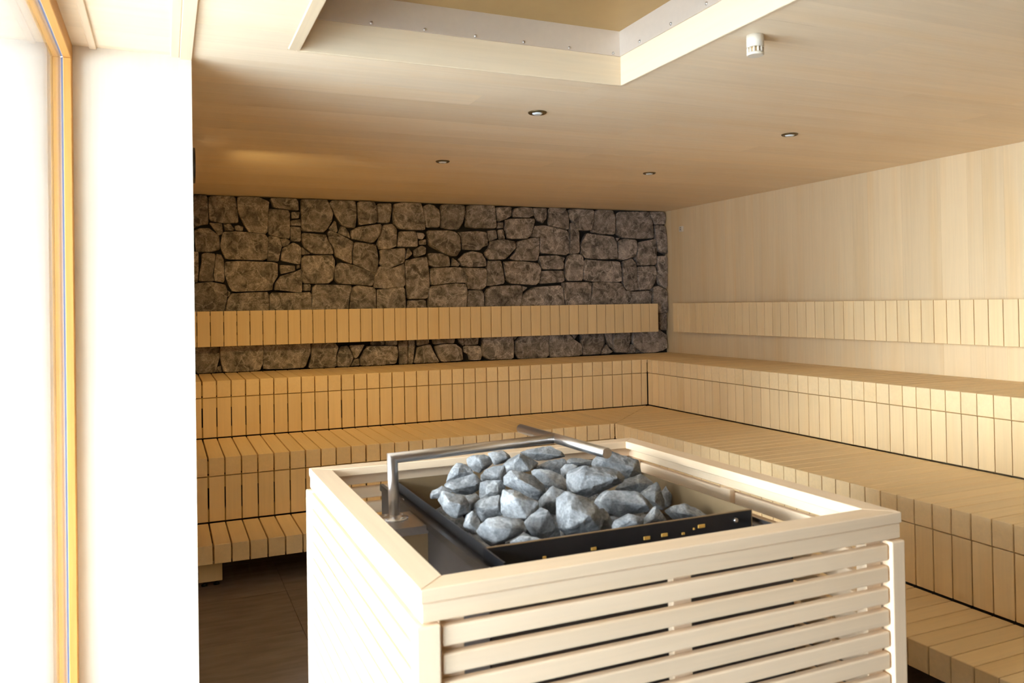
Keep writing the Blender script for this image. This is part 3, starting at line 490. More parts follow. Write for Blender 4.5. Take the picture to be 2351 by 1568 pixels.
C_BENCH = (0.90, 0.69, 0.405)
C_WALL = (0.87, 0.675, 0.42)
C_GUARD = (0.88, 0.69, 0.49)
MT = dict(
    bench_y=wood('bench_aspen_y', C_BENCH, 'y'), bench_x=wood('bench_aspen_x', C_BENCH, 'x'),
    bench_z=wood('bench_aspen_z', C_BENCH, 'z'),
    rail=wood('bench_rail_pine', (0.62, 0.42, 0.18), 'x'),
    wall_z=wood('wall_veneer', C_WALL, 'z', grain=0.05, tone=0.045, bump=0.02, streak=0.25),
    pillar=wood('pillar_veneer', (0.80, 0.70, 0.58), 'z', grain=0.05, tone=0.02, bump=0.02),
    ceil_x=wood('ceiling_veneer', (0.95, 0.78, 0.57), 'x', grain=0.05, tone=0.05, bump=0.02),
    hood_x=wood('hood_board_x', (0.82, 0.66, 0.46), 'x'), hood_y=wood('hood_board_y', (0.82, 0.66, 0.46), 'y'),
    guard_x=wood('guard_aspen_x', C_GUARD, 'x', tone=0.05), guard_y=wood('guard_aspen_y', C_GUARD, 'y', tone=0.05),
    guard_z=wood('guard_aspen_z', C_GUARD, 'z', tone=0.05),
    pine_z=wood('pine_bead_z', (0.58, 0.29, 0.075), 'z', grain=0.15), pine_y=wood('pine_bead_y', (0.58, 0.29, 0.075), 'y', grain=0.15),
    spacer=plain('glazing_spacer', (0.16, 0.20, 0.34), 0.4, nscale=30, namt=0.05),
    stone=stone_mat('wall_stone', (0.10, 0.088, 0.08), (0.44, 0.375, 0.335), (0.78, 0.68, 0.62), 13.0, 0.36, 0.34, 0.6, 0.16),
    mortar=plain('dark_joint', (0.02, 0.017, 0.014), 0.95, nscale=20, namt=0.3),
    rock=stone_mat('stove_rock', (0.145, 0.149, 0.156), (0.325, 0.328, 0.335), (0.56, 0.56, 0.56), 16.0, 0.35, 0.22, 0.55, 0.12, 0.006),
    steel=plain('brushed_steel', (0.62, 0.59, 0.57), 0.30, 1.0, 90, 0.05),
    hood_metal=plain('hood_sheet', (0.74, 0.65, 0.56), 0.45, 0.5, 40, 0.04),
    hood_top=plain('hood_top_sheet', (0.46, 0.30, 0.12), 0.45, 0.4, 14, 0.06),
    black=plain('black_enamel', (0.012, 0.012, 0.014), 0.32, 0.0, 60, 0.2),
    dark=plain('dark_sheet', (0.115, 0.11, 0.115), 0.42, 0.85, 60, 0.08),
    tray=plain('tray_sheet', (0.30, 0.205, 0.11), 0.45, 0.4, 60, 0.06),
    glint=plain('painted_glint', (0.85, 0.52, 0.13), 0.35, 0.6, 60, 0.05),  # amber of reflected glints, put into the colour
    white=plain('cream_plastic', (0.80, 0.71, 0.58), 0.45, 0, 40, 0.02),
    slot=plain('slot_recess', (0.55, 0.38, 0.2), 0.7, 0, 40, 0.05),
    dial=plain('dial_case', (0.03, 0.027, 0.03), 0.4, 0, 40, 0.1),
    bronze=plain('downlight_ring', (0.16, 0.11, 0.05), 0.4, 0.8, 40, 0.1),
    lens=plain('downlight_lens', (0.85, 0.86, 0.84), 0.25, 0.0, 300, 0.1),
    near=wood('near_wall_veneer', (0.45, 0.34, 0.22), 'z', grain=0.05, tone=0.08),
    glow=glow_mat('frosted_bulb', (1.0, 0.66, 0.30), 0.35),
    glass=glass_mat('window_glass'), tile=tile_mat('floor_tile'),
    grout=plain('floor_grout', (0.09, 0.07, 0.055), 0.9, nscale=30, namt=0.1),
    plaster=plain('hall_plaster', (0.62, 0.575, 0.52), 0.8, nscale=8, namt=0.03),
    hall_floor=plain('hall_floor_tile', (0.70, 0.68, 0.66), 0.5, nscale=4, namt=0.08),
    alu=plain('window_profile', (0.55, 0.55, 0.56), 0.4, 0.3, nscale=20, namt=0.03),
    rubber=plain('rubber_foot', (0.02, 0.02, 0.02), 0.7, nscale=30, namt=0.1),
)

# ------------------------------------------------------------------ geometry helpers
WPOS = {}
def link(o, name_loc, parent):
    COL.objects.link(o)
    WPOS[o.name] = Vector(name_loc)
    if parent is not None:
        o.parent = parent
        o.location = Vector(name_loc) - WPOS[parent.name]
    else:
        o.location = name_loc
    return o

def empty(name, loc, label, cat, group=None):
    o = bpy.data.objects.new(name, None)
    o.empty_display_size = 0.05
    link(o, loc, None)
    return tag(o, label, cat, group)

def tag(o, label, cat, group=None):
    o['label'] = label
    o['category'] = cat
    if group:
        o['group'] = group
    return o

def struct(o):
    o['kind'] = 'structure'
    return o

def from_bm(name, bm, m, smooth=False):
    me = bpy.data.meshes.new(name)
    bm.normal_update()
    bm.to_mesh(me)
    bm.free()
    me.materials.append(m)
    if smooth:
        for p in me.polygons:
            p.use_smooth = True
    return me

CACHE = {}
def box_mesh(name, sx, sy, sz, m, bev=0.0, seg=1):
    k = (name, round(sx, 4), round(sy, 4), round(sz, 4), m.name, bev, seg)
    if k in CACHE:
        return CACHE[k]
    bm = bmesh.new()
    bmesh.ops.create_cube(bm, size=1.0)
    for v in bm.verts:
        v.co.x *= sx; v.co.y *= sy; v.co.z *= sz
    if bev:
        bmesh.ops.bevel(bm, geom=list(bm.edges), offset=bev, segments=seg, profile=0.5, affect='EDGES')
    CACHE[k] = from_bm(name, bm, m, False)
    return CACHE[k]

def box(name, x0, x1, y0, y1, z0, z1, m, parent=None, bev=0.0, seg=1):
    me = box_mesh(name, x1 - x0, y1 - y0, z1 - z0, m, bev, seg)
    o = bpy.data.objects.new(name, me)
    return link(o, ((x0 + x1) / 2, (y0 + y1) / 2, (z0 + z1) / 2), parent)

def prism(name, poly, z0, z1, m, parent=None, bev=0.0, axis='z'):
    """extrude a polygon; axis z: poly is (x,y); y: poly is (x,z); x: poly is (y,z)"""
    n = len(poly)
    def put(a, b, c):
        return {'z': (a, b, c), 'y': (a, c, b), 'x': (c, a, b)}[axis]
    ca = sum(p[0] for p in poly) / n
    cb = sum(p[1] for p in poly) / n
    cc = (z0 + z1) / 2
    bm = bmesh.new()
    lo = [bm.verts.new(put(p[0] - ca, p[1] - cb, z0 - cc)) for p in poly]
    hi = [bm.verts.new(put(p[0] - ca, p[1] - cb, z1 - cc)) for p in poly]
    bm.faces.new(lo); bm.faces.new(hi)
    for i in range(n):
        bm.faces.new((lo[i], lo[(i + 1) % n], hi[(i + 1) % n], hi[i]))
    bmesh.ops.recalc_face_normals(bm, faces=list(bm.faces))
    if bev:
        bmesh.ops.bevel(bm, geom=list(bm.edges), offset=bev, segments=1, profile=0.5, affect='EDGES')
    o = bpy.data.objects.new(name, from_bm(name, bm, m))
    return link(o, put(ca, cb, cc), parent)

def lathe(name, prof, loc, m, parent=None, seg=32, axis='z', smooth=True):
    """prof: (radius, height) pairs from one end to the other"""
    bm = bmesh.new()
    rings = []
    for r, h in prof:
        ring = []
        for i in range(seg):
            a = 2 * PI * i / seg
            p = (r * math.cos(a), r * math.sin(a), h)
            if axis == 'x':
                p = (p[2], p[0], p[1])
            elif axis == 'y':
                p = (p[0], p[2], p[1])
            ring.append(bm.verts.new(p))
        rings.append(ring)
    for a, b in zip(rings, rings[1:]):
        for i in range(seg):
            bm.faces.new((a[i], a[(i + 1) % seg], b[(i + 1) % seg], b[i]))
    bm.faces.new(rings[0]); bm.faces.new(rings[-1])
    bmesh.ops.recalc_face_normals(bm, faces=list(bm.faces))
    me = from_bm(name, bm, m)
    if smooth:
        for p in me.polygons:
            p.use_smooth = len(p.vertices) == 4
    o = bpy.data.objects.new(name, me)
    return link(o, loc, parent)

def tube(name, pts, r, m, parent, seg=24):
    """round bar along a path, mitred at its corners, flat ends"""
    pts = [Vector(p) for p in pts]
    c = sum(pts, Vector()) / len(pts)
    bm = bmesh.new()
    rings = []
    d0 = (pts[1] - pts[0]).normalized()
    ref = Vector((0, 0, 1)) if abs(d0.z) < 0.9 else Vector((1, 0, 0))
    a = d0.cross(ref).normalized()
    b = d0.cross(a).normalized()
    circ = [a * math.cos(2 * PI * i / seg) * r + b * math.sin(2 * PI * i / seg) * r for i in range(seg)]
    cur = [pts[0] + v for v in circ]
    rings.append([bm.verts.new(p - c) for p in cur])
    for i in range(1, len(pts)):
        d = (pts[i] - pts[i - 1]).normalized()
        if i < len(pts) - 1:
            d2 = (pts[i + 1] - pts[i]).normalized()
            n = (d + d2).normalized()
        else:
            n = d
        nxt = []
        for p in cur:
            t = (pts[i] - p).dot(n) / d.dot(n)
            nxt.append(p + d * t)
        rings.append([bm.verts.new(p - c) for p in nxt])
        cur = nxt
    for A, B in zip(rings, rings[1:]):
        for i in range(seg):
            bm.faces.new((A[i], A[(i + 1) % seg], B[(i + 1) % seg], B[i]))
    bm.faces.new(rings[0]); bm.faces.new(rings[-1])
    bmesh.ops.recalc_face_normals(bm, faces=list(bm.faces))
    me = from_bm(name, bm, m)
    for p in me.polygons:
        p.use_smooth = len(p.vertices) == 4
    o = bpy.data.objects.new(name, me)
    return link(o, c, parent)

def multi_box(name, boxes, m, parent=None, bev=0.0):
    """several boxes that are ONE sheet-metal or slab piece"""
    x = [b[0] for b in boxes] + [b[1] for b in boxes]
    y = [b[2] for b in boxes] + [b[3] for b in boxes]
    z = [b[4] for b in boxes] + [b[5] for b in boxes]
    c = Vector(((min(x) + max(x)) / 2, (min(y) + max(y)) / 2, (min(z) + max(z)) / 2))
    bm = bmesh.new()
    for b in boxes:
        r = bmesh.ops.create_cube(bm, size=1.0)
        for v in r['verts']:
            v.co = Vector(((b[0] + b[1]) / 2 + v.co.x * (b[1] - b[0]),
                           (b[2] + b[3]) / 2 + v.co.y * (b[3] - b[2]),
                           (b[4] + b[5]) / 2 + v.co.z * (b[5] - b[4]))) - c
    o = bpy.data.objects.new(name, from_bm(name, bm, m))
    return link(o, c, parent)
# ------------------------------------------------------------------ dimensions (metres)
XR, YS, ZC = 4.6385, 6.782, 2.4737           # right wall, stone wall, ceiling
X1, D1 = 0.097, 3.08                         # end of the left wall
YB = -2.6                                    # wall behind the camera
HX0, HX1, HY0, HY1 = 0.4457, 1.748, 1.53, 2.8645   # hood opening
Z = {1: 0.2615, 2: 0.6575, 3: 1.0608}        # bench tops
FXB = {1: 2.608, 2: 3.0972, 3: 3.8975, 4: XR}     # front planes of the right-hand tiers
FYB = {1: 4.7535, 2: 5.245, 3: 6.0248, 4: YS}     # front planes of the rear tiers
G = {1: 0.155, 2: 0.546, 3: 0.9451}          # lower edge of each bench front

# ------------------------------------------------------------------ room shell
floor = struct(box('floor', XG, XR + 0.05, YB, YS + 0.08, -0.06, -0.004, MT['grout']))
TS = 0.6
ix = 0
x = -0.02
tiles_x = []
xs = [XG] + [XG + 0.31 + TS * i for i in range(0, 8)] + [XR]
ys = [YB + TS * i for i in range(0, 16)] + [YS]
for a, b in zip(xs, xs[1:]):
    for c, d in zip(ys, ys[1:]):
        if b - a > 0.02 and d - c > 0.02:
            box('tile', a + 0.0012, b - 0.0012, c + 0.0012, d - 0.0012, -0.005, 0.0, MT['tile'], floor)

ceiling = struct(multi_box('ceiling', [
    (XG - 0.05, HX0 - 0.05, YB, YS + 0.08, ZC + 0.012, ZC + 0.27), (HX1 + 0.02, XR + 0.05, YB, YS + 0.08, ZC + 0.012, ZC + 0.27),
    (HX0 - 0.05, HX1 + 0.02, YB, HY0 - 0.02, ZC + 0.012, ZC + 0.27), (HX0 - 0.05, HX1 + 0.02, HY1 + 0.02, YS + 0.08, ZC + 0.012, ZC + 0.27),
    (XG - 0.05, XR + 0.05, YB, YS + 0.08, ZC + 0.27, ZC + 0.32)], MT['ceil_x']))
def bands(a, b, step):
    n = max(1, round((b - a) / step))
    return [(a + (b - a) * i / n, a + (b - a) * (i + 1) / n) for i in range(n)]
def ceil_plank(x0, x1, y0, y1):
    box('ceiling_plank', x0 + 0.0003, x1 - 0.0003, y0 + 0.0003, y1 - 0.0003, ZC, ZC + 0.012, MT['ceil_x'], ceiling)
for (a, b) in bands(YB, HY0 - 0.012, 0.17) + bands(HY1 + 0.012, YS + 0.06, 0.17):
    j = random.uniform(1.2, 3.6)
    ceil_plank(XG, j, a, b); ceil_plank(j, XR, a, b)
for (a, b) in bands(HY0 - 0.012, HY1 + 0.012, 0.17):
    ceil_plank(XG, HX0 - 0.042, a, b)
    j = random.uniform(2.4, 3.8)
    ceil_plank(HX1 + 0.012, j, a, b); ceil_plank(j, XR, a, b)

wall_right = struct(box('wall_right', XR + 0.012, XR + 0.14, YB, YS + 0.08, 0.0, ZC + 0.3, MT['wall_z']))
y = YB
while y < YS + 0.06:
    wd = random.choice((0.10, 0.14, 0.19, 0.24, 0.30))
    y2 = min(y + wd, YS + 0.08)
    box('wall_plank', XR, XR + 0.012, y + 0.0003, y2 - 0.0003, 0.0, ZC, MT['wall_z'], wall_right)
    y = y2

wall_back = struct(box('wall_back', X1, XR + 0.14, YS + 0.025, YS + 0.16, 0.0, ZC + 0.3, MT['mortar']))
for poly in STONES:
    n = len(poly)
    cx_ = sum(p[0] for p in poly) / n
    cz_ = sum(p[1] for p in poly) / n
    # round the traced corners a little
    pts = []
    for i in range(n):
        p0, p1, p2 = poly[i - 1], poly[i], poly[(i + 1) % n]
        for q, t in ((p0, 0.10), (p2, 0.10)):
            pts.append(((p1[0] + (q[0] - p1[0]) * t - cx_) * 1.016, (p1[1] + (q[1] - p1[1]) * t - cz_) * 1.016))
    size = max(max(p[0] for p in pts) - min(p[0] for p in pts), max(p[1] for p in pts) - min(p[1] for p in pts))
    front = -random.uniform(0.012, 0.036) if size > 0.2 else -random.uniform(-0.004, 0.02)
    tx, tz = random.uniform(-0.05, 0.05), random.uniform(-0.05, 0.05)
    bm = bmesh.new()
    back = [bm.verts.new((a, 0.03, b)) for a, b in pts]
    rim = [bm.verts.new((a, front + 0.008 + random.uniform(-0.003, 0.003), b)) for a, b in pts]
    ins = min(0.006 / max(size, 0.04), 0.12)
    face = [bm.verts.new((a * (1 - ins * 2), front + a * tx + b * tz + random.uniform(-0.002, 0.002), b * (1 - ins * 2))) for a, b in pts]
    mid = bm.verts.new((random.uniform(-.1, .1) * size, front - 0.004 + random.uniform(-0.006, 0.004), random.uniform(-.1, .1) * size))
    for A, B in ((back, rim), (rim, face)):
        for i in range(len(pts)):
            k = (i + 1) % len(pts)
            bm.faces.new((A[i], A[k], B[k], B[i]))
    for i in range(len(pts)):
        bm.faces.new((face[i], face[(i + 1) % len(pts)], mid))
    bmesh.ops.recalc_face_normals(bm, faces=list(bm.faces))
    o = bpy.data.objects.new('stone', from_bm('stone', bm, MT['stone']))
    link(o, (cx_, YS, cz_), wall_back)

wall_left = struct(box('wall_left', XG, X1 - 0.012, D1 + 0.012, YS + 0.16, 0.0, ZC + 0.3, MT['pillar']))
box('end_panel', XG, X1 - 0.0005, D1, D1 + 0.012, 0.0, ZC, MT['pillar'], wall_left)
for a, b in bands(D1 + 0.0125, YS, 0.62):
    box('side_panel', X1 - 0.012, X1, a, b, 0.0, ZC, MT['wall_z'], wall_left)
wall_near = struct(box('wall_near', XG - 0.05, XR + 0.14, YB - 0.12, YB, 0.0, ZC + 0.3, MT['near']))
# glazed hall on the daylight side of the inner glass wall
struct(box('wall_hall_end', XO - 0.1, XG - 0.045, D1, D1 + 0.15, -0.02, ZC + 0.3, MT['plaster']))
struct(box('wall_hall_near', XO - 0.1, XG - 0.055, YB - 0.12, YB, -0.02, ZC + 0.3, MT['plaster']))
struct(box('floor_hall', XO - 0.1, XG - 0.002, YB - 0.12, D1 + 0.15, -0.08, -0.021, MT['hall_floor']))
struct(box('ceiling_hall', XO - 0.1, XG - 0.052, YB - 0.12, D1 + 0.15, ZC, ZC + 0.3, MT['plaster']))
win2 = bpy.data.objects.new('window_2', None)
link(win2, (XO, 0.24, 0.0), None)
struct(win2)
for yy in (YB + 0.001, YB + 1.41, YB + 2.82, YB + 4.23, D1 - 0.061):
    box('window_post', XO - 0.03, XO + 0.03, yy, yy + 0.06, 0.041, ZC - 0.061, MT['alu'], win2, 0.003)
box('window_rail', XO - 0.03, XO + 0.03, YB + 0.001, D1 - 0.001, -0.0205, 0.04, MT['alu'], win2, 0.003)
box('window_rail', XO - 0.03, XO + 0.03, YB + 0.001, D1 - 0.001, ZC - 0.06, ZC - 0.001, MT['alu'], win2, 0.003)
ys_ = [YB + 0.001, YB + 1.41, YB + 2.82, YB + 4.23, D1 - 0.061]
for a, c in zip(ys_, ys_[1:]):
    box('pane', XO - 0.003, XO + 0.003, a + 0.061, c - 0.001, 0.041, ZC - 0.061, MT['glass'], win2)
YW = 0.60                                    # near end of the glass wall
wall_left_near = struct(box('wall_left_near', XG - 0.05, XG + 0.03, YB, YW, 0.0, ZC + 0.3, MT['pillar']))

# trim strips on the ceiling between the glass wall and the end of the left wall
for i, (a, b, h) in enumerate(((-0.229, -0.206, 0.008), (0.027, 0.056, 0.007), (0.057, 0.0985, 0.012))):
    struct(box('trim_%d' % (i + 1), a, b, YB, D1 - 0.0005, ZC - h, ZC, MT['guard_y'], None, 0.002))

# glass wall: pine beads on both sides of a double pane, grey spacer at its edge
win = bpy.data.objects.new('window_1', None)
link(win, (XG, 0.2, 0.0), None)
struct(win)
BY, BZ0, BZ1 = D1 - 0.042, 0.05, 2.419
for a, b in ((-0.304, -0.279), (-0.341, -0.316)):
    box('upright_bead', a, b, BY, D1 - 0.0005, BZ0, BZ1, MT['pine_z'], win, 0.002)
    box('top_bead', a, b, YW + 0.0005, D1 - 0.0005, BZ1, ZC - 0.0005, MT['pine_y'], win, 0.002)
    box('bottom_bead', a, b, YW + 0.0005, D1 - 0.0005, 0.0005, BZ0, MT['pine_y'], win, 0.002)
box('spacer_strip', -0.316, -0.304, BY + 0.004, D1 - 0.0005, BZ0, BZ1, MT['spacer'], win)
box('spacer_strip', -0.316, -0.304, YW + 0.0005, BY + 0.004, BZ1 + 0.002, BZ1 + 0.03, MT['spacer'], win)
box('spacer_strip', -0.316, -0.304, YW + 0.0005, BY + 0.004, 0.0005, BZ0 - 0.002, MT['spacer'], win)
box('pane', -0.313, -0.307, YW + 0.0005, BY + 0.004, BZ0 - 0.002, BZ1 + 0.002, MT['glass'], win)

# ------------------------------------------------------------------ benches
PX, PY, GAP = 0.0975, 0.09256, 0.007
J3 = 1.2044
GAPR = 0.005
def seams_back(x0, x1):
    ks = [k for k in range(-12, 60) if x0 + 0.012 < J3 + k * PX < x1 - 0.012]
    pts = [x0] + [J3 + k * PX for k in ks] + [x1]
    return pts
def seams_right(y0, y1):
    ks = [5.860 - k * PY for k in range(-12, 70)]
    ks = [v for v in ks if y0 + 0.012 < v < y1 - 0.012]
    return sorted([y0] + ks + [y1])
YEND = 1.15
XL = 0.1319
WIDE = [J3 - 10 * PX, J3, J3 + 14 * PX]
def gaps(a, b):
    g0 = 0.0115 if any(abs(a - w_) < 1e-4 for w_ in WIDE) else GAP
    return a + g0 / 2, b - GAP / 2

def L_mesh(key, wd, dep, h, th, ft, m, along):
    """seat slat: plank with a square nose dropping at the front. along 'x': slats side by side in x, run in +y"""
    if key in CACHE:
        return CACHE[key]
    prof = [(0, 0), (dep, 0), (dep, -th), (ft, -th), (ft, -h), (0, -h)]
    bm = bmesh.new()
    def put(s, d, z):
        return (s, d, z) if along == 'x' else (d, s, z)
    A = [bm.verts.new(put(-wd / 2, d, z)) for d, z in prof]
    B = [bm.verts.new(put(wd / 2, d, z)) for d, z in prof]
    bm.faces.new(A); bm.faces.new(B)
    for i in range(6):
        k = (i + 1) % 6
        bm.faces.new((A[i], A[k], B[k], B[i]))
    bmesh.ops.recalc_face_normals(bm, faces=list(bm.faces))
    es = [e for e in bm.edges if all(abs(v.co.z) < 1e-6 or abs(v.co[1 if along == 'x' else 0]) < 1e-6 for v in e.verts)]
    bmesh.ops.bevel(bm, geom=es, offset=0.0025, segments=1, profile=0.5, affect='EDGES')
    CACHE[key] = from_bm('seat_slat', bm, m)
    return CACHE[key]

def put_mesh(name, me, loc, parent):
    return link(bpy.data.objects.new(name, me), loc, parent)

def tier_back(t, label):
    zt, g, fy, by = Z[t], G[t], FYB[t], FYB[t + 1]
    fx, bx = FXB[t], FXB[t + 1]
    root = empty('sauna_bench', (2.3, (fy + by) / 2, 0.0), label, 'bench', 'benches along the stone wall')
    rec = 0.0 if t == 3 else 0.012
    s = seams_back(XL, fx)
    for a, b in zip(s, s[1:]):
        a2, b2 = gaps(a, b)
        me = L_mesh(('b', t, round(b2 - a2, 4)), b2 - a2, by - fy - 0.004 - (0.03 if t == 3 else 0), zt - g, 0.03, 0.03, MT['bench_y'], 'x')
        put_mesh('seat_slat', me, ((a2 + b2) / 2, fy, zt), root)
    # mitred slats in the corner
    s = seams_back(fx, bx - 0.03)
    for a, b in zip(s, s[1:]):
        a2, b2 = a + GAP / 2, b - GAP / 2
        cut = lambda q: fy + (q - fx) * (by - fy) / (bx - fx) + 0.003
        back = by - (0.034 if t == 3 else 0.004)
        if cut(a2) < back - 0.01:
            poly = [(a2, cut(a2)), (b2, cut(b2)), (b2, back), (a2, back)] if cut(b2) < back else [(a2, cut(a2)), (a2 + (back - cut(a2)) * (bx - fx) / (by - fy), back), (a2, back)]
            prism('seat_slat', poly, zt - 0.03, zt, MT['bench_y'], root, 0.0015)
    # rails under the seat and behind the nose
    box('rail', XL, fx + 0.03, fy + 0.031, fy + 0.075, g + 0.01, zt - 0.031, MT['rail'], root)
    box('rail', XL, bx - 0.2, by - 0.12, by - 0.075, zt - 0.09, zt - 0.031, MT['rail'], root)
    if t > 1:
        zl = Z[t - 1]
        s = seams_back(XL, fx)
        for a, b in zip(s, s[1:]):
            a2, b2 = gaps(a, b)
            box('riser_slat', a2, b2, fy + 0.003, fy + 0.023, zl + 0.007, g - 0.005, MT['bench_z'], root, 0.0015)
        hh = g - zl
        box('rail', XL, fx, fy + 0.024, fy + 0.05, g - 0.075, g - 0.002, MT['rail'], root)
        box('rail', XL, fx, fy + 0.024, fy + 0.05, zl - 0.03 + 0.032, zl + 0.075, MT['rail'], root)
    else:
        for lx in (0.157, 1.12, 2.3):
            lg = box('leg', lx, lx + 0.125, fy + 0.10, fy + 0.19, 0.03, g + 0.009, MT['bench_z'], root, 0.002)
            box('leg', lx, lx + 0.125, by - 0.2, by - 0.11, 0.03, zt - 0.092, MT['bench_z'], root, 0.002)
            for dx in (0.03, 0.095):
                lathe('foot', [(0.006, 0.03), (0.006, 0.010), (0.016, 0.008), (0.017, 0.0)], (lx + dx, fy + 0.14, 0.0), MT['rubber'], lg, 12)
    return root

def tier_right(t, label):
    zt, g, fx, bx = Z[t], G[t], FXB[t], FXB[t + 1]
    fy, by = FYB[t], FYB[t + 1]
    root = empty('sauna_bench', ((fx + bx) / 2, 3.6, 0.0), label, 'bench', 'benches along the right wall')
    s = seams_right(YEND, fy)
    for a, b in zip(s, s[1:]):
        a2, b2 = a + GAPR / 2, b - GAPR / 2
        me = L_mesh(('r', t, round(b2 - a2, 4)), b2 - a2, bx - fx - 0.004, zt - g, 0.03, 0.03, MT['bench_x'], 'y')
        put_mesh('seat_slat', me, (fx, (a2 + b2) / 2, zt), root)
    s = seams_right(fy, by - 0.03)
    for a, b in zip(s, s[1:]):
        a2, b2 = a + GAPR / 2, b - GAPR / 2
        cut = lambda q: fx + (q - fy) * (bx - fx) / (by - fy) + 0.003
        back = bx - 0.004
        if cut(b2) < back - 0.01:
            prism('seat_slat', [(cut(a2), a2), (back, a2), (back, b2), (cut(b2), b2)], zt - 0.03, zt, MT['bench_x'], root, 0.0015)
    box('rail', fx + 0.031, fx + 0.075, YEND, fy + 0.025, g + 0.01, zt - 0.031, MT['rail'], root)
    box('rail', bx - 0.12, bx - 0.075, YEND, by - 0.2, zt - 0.09, zt - 0.031, MT['rail'], root)
    if t > 1:
        zl = Z[t - 1]
        s = seams_right(YEND, fy)
        for a, b in zip(s, s[1:]):
            a2, b2 = a + GAPR / 2, b - GAPR / 2
            box('riser_slat', fx + 0.003, fx + 0.023, a2, b2, zl + 0.007, g - 0.005, MT['bench_z'], root, 0.0015)
        box('rail', fx + 0.024, fx + 0.05, YEND, fy - 0.001, g - 0.075, g - 0.002, MT['rail'], root)
        box('rail', fx + 0.024, fx + 0.05, YEND, fy - 0.001, zl + 0.002, zl + 0.075, MT['rail'], root)
        box('end_board', fx + 0.051, bx - 0.13, YEND + 0.002, YEND + 0.02, 0.0 if t == 2 else 0.0, g, MT['bench_x'], root)
    else:
        for ly in (1.3, 2.6, 3.9):
            lg = box('leg', fx + 0.10, fx + 0.19, ly, ly + 0.125, 0.03, g + 0.009, MT['bench_z'], root, 0.002)
            for dy in (0.03, 0.095):
                lathe('foot', [(0.006, 0.03), (0.006, 0.010), (0.016, 0.008), (0.017, 0.0)], (fx + 0.14, ly + dy, 0.0), MT['rubber'], lg, 12)
    return root

tier_back(3, 'top tier slatted bench directly below the stone wall')
tier_back(2, 'middle tier slatted bench on the stone wall side of the corner')
tier_back(1, 'lowest slatted step bench facing the heater on the stone wall side')
tier_right(3, 'top tier slatted bench directly below the plank wall on the right')
tier_right(2, 'middle tier slatted bench along the right hand wall')
tier_right(1, 'lowest slatted step bench at the right edge beside the heater guard')

BT, BB = 1.5505, 1.2745
root = empty('backrest', (2.4, 6.70, BB), 'slatted wooden backrest hung across the stone wall', 'backrest', 'slatted backrests')
sx = [0.3215 + 0.098 * k for k in range(-2, 42)] + [4.442]
for a, b in zip(sx, sx[1:]):
    if b - a > 0.02:
        box('back_slat', a + 0.0028, b - 0.0028, 6.65, 6.672, BB, BT, MT['bench_z'], root, 0.002)
for z0 in (BB + 0.035, BT - 0.085):
    box('rail', sx[0], 4.42, 6.6725, 6.70, z0, z0 + 0.05, MT['rail'], root)
for xx in (0.5, 1.5, 2.6, 3.7, 4.3):
    box('bracket', xx, xx + 0.04, 6.7005, YS - 0.008, 1.38, 1.43, MT['rail'], root)
root = empty('backrest', (4.55, 4.0, BB), 'slatted wooden backrest on the plank wall to the right', 'backrest', 'slatted backrests')
sy = sorted([6.49] + [6.406 - PY * k for k in range(0, 58)])
for a, b in zip(sy, sy[1:]):
    box('back_slat', 4.50, 4.522, a + 0.0028, b - 0.0028, BB, BT, MT['bench_z'], root, 0.002)
for z0 in (BB + 0.035, BT - 0.085):
    box('rail', 4.5225, 4.55, sy[0], 6.47, z0, z0 + 0.05, MT['rail'], root)
for yy in (1.5, 2.7, 3.9, 5.1, 6.3):
    box('bracket', 4.5505, XR - 0.0005, yy, yy + 0.04, 1.38, 1.43, MT['rail'], root)

# ------------------------------------------------------------------ hood recessed in the ceiling
hood = empty('extractor_hood', ((HX0 + HX1) / 2, (HY0 + HY1) / 2, ZC), 'square hood recess in the ceiling with pale boards and screwed metal sheet', 'hood')
ZW, ZM = 2.5905, 2.694
zb = ZC - 0.004
box('frame_board', HX0 - 0.012, HX1 + 0.012, HY1, HY1 + 0.012, zb, ZW, MT['hood_x'], hood, 0.002)
box('frame_board', HX0 - 0.012, HX1 + 0.012, HY0 - 0.012, HY0, zb, ZW, MT['hood_x'], hood, 0.002)
box('frame_board', HX0 - 0.042, HX0, HY0, HY1, zb, ZW, MT['hood_y'], hood, 0.003)
box('frame_board', HX1, HX1 + 0.012, HY0, HY1, zb, ZW, MT['hood_y'], hood, 0.002)
e = 0.003
box('metal_sheet', HX0, HX1, HY1 - e, HY1 + 0.006, ZW, ZM, MT['hood_metal'], hood)
box('metal_sheet', HX0, HX1, HY0 - 0.006, HY0 + e, ZW, ZM, MT['hood_metal'], hood)
box('metal_sheet', HX0 - 0.006, HX0 + e, HY0 + e, HY1 - e, ZW, ZM, MT['hood_metal'], hood)
box('metal_sheet', HX1 - e, HX1 + 0.006, HY0 + e, HY1 - e, ZW, ZM, MT['hood_metal'], hood)
box('top_sheet', HX0 - 0.006, HX1 + 0.006, HY0 - 0.006, HY1 + 0.006, ZM, ZM + 0.004, MT['hood_top'], hood)
scr = [(0.006, 0.0), (0.0056, -0.003), (0.003, -0.005)]
for k in range(6):
    lathe('screw', scr, (0.699 + 0.2028 * k, HY1 - e, 2.600), MT['steel'], hood, 12, 'y')
for k in range(6):
    lathe('screw', scr, (HX1 - e, 2.71 - 0.2155 * k, 2.606), MT['steel'], hood, 12, 'x')

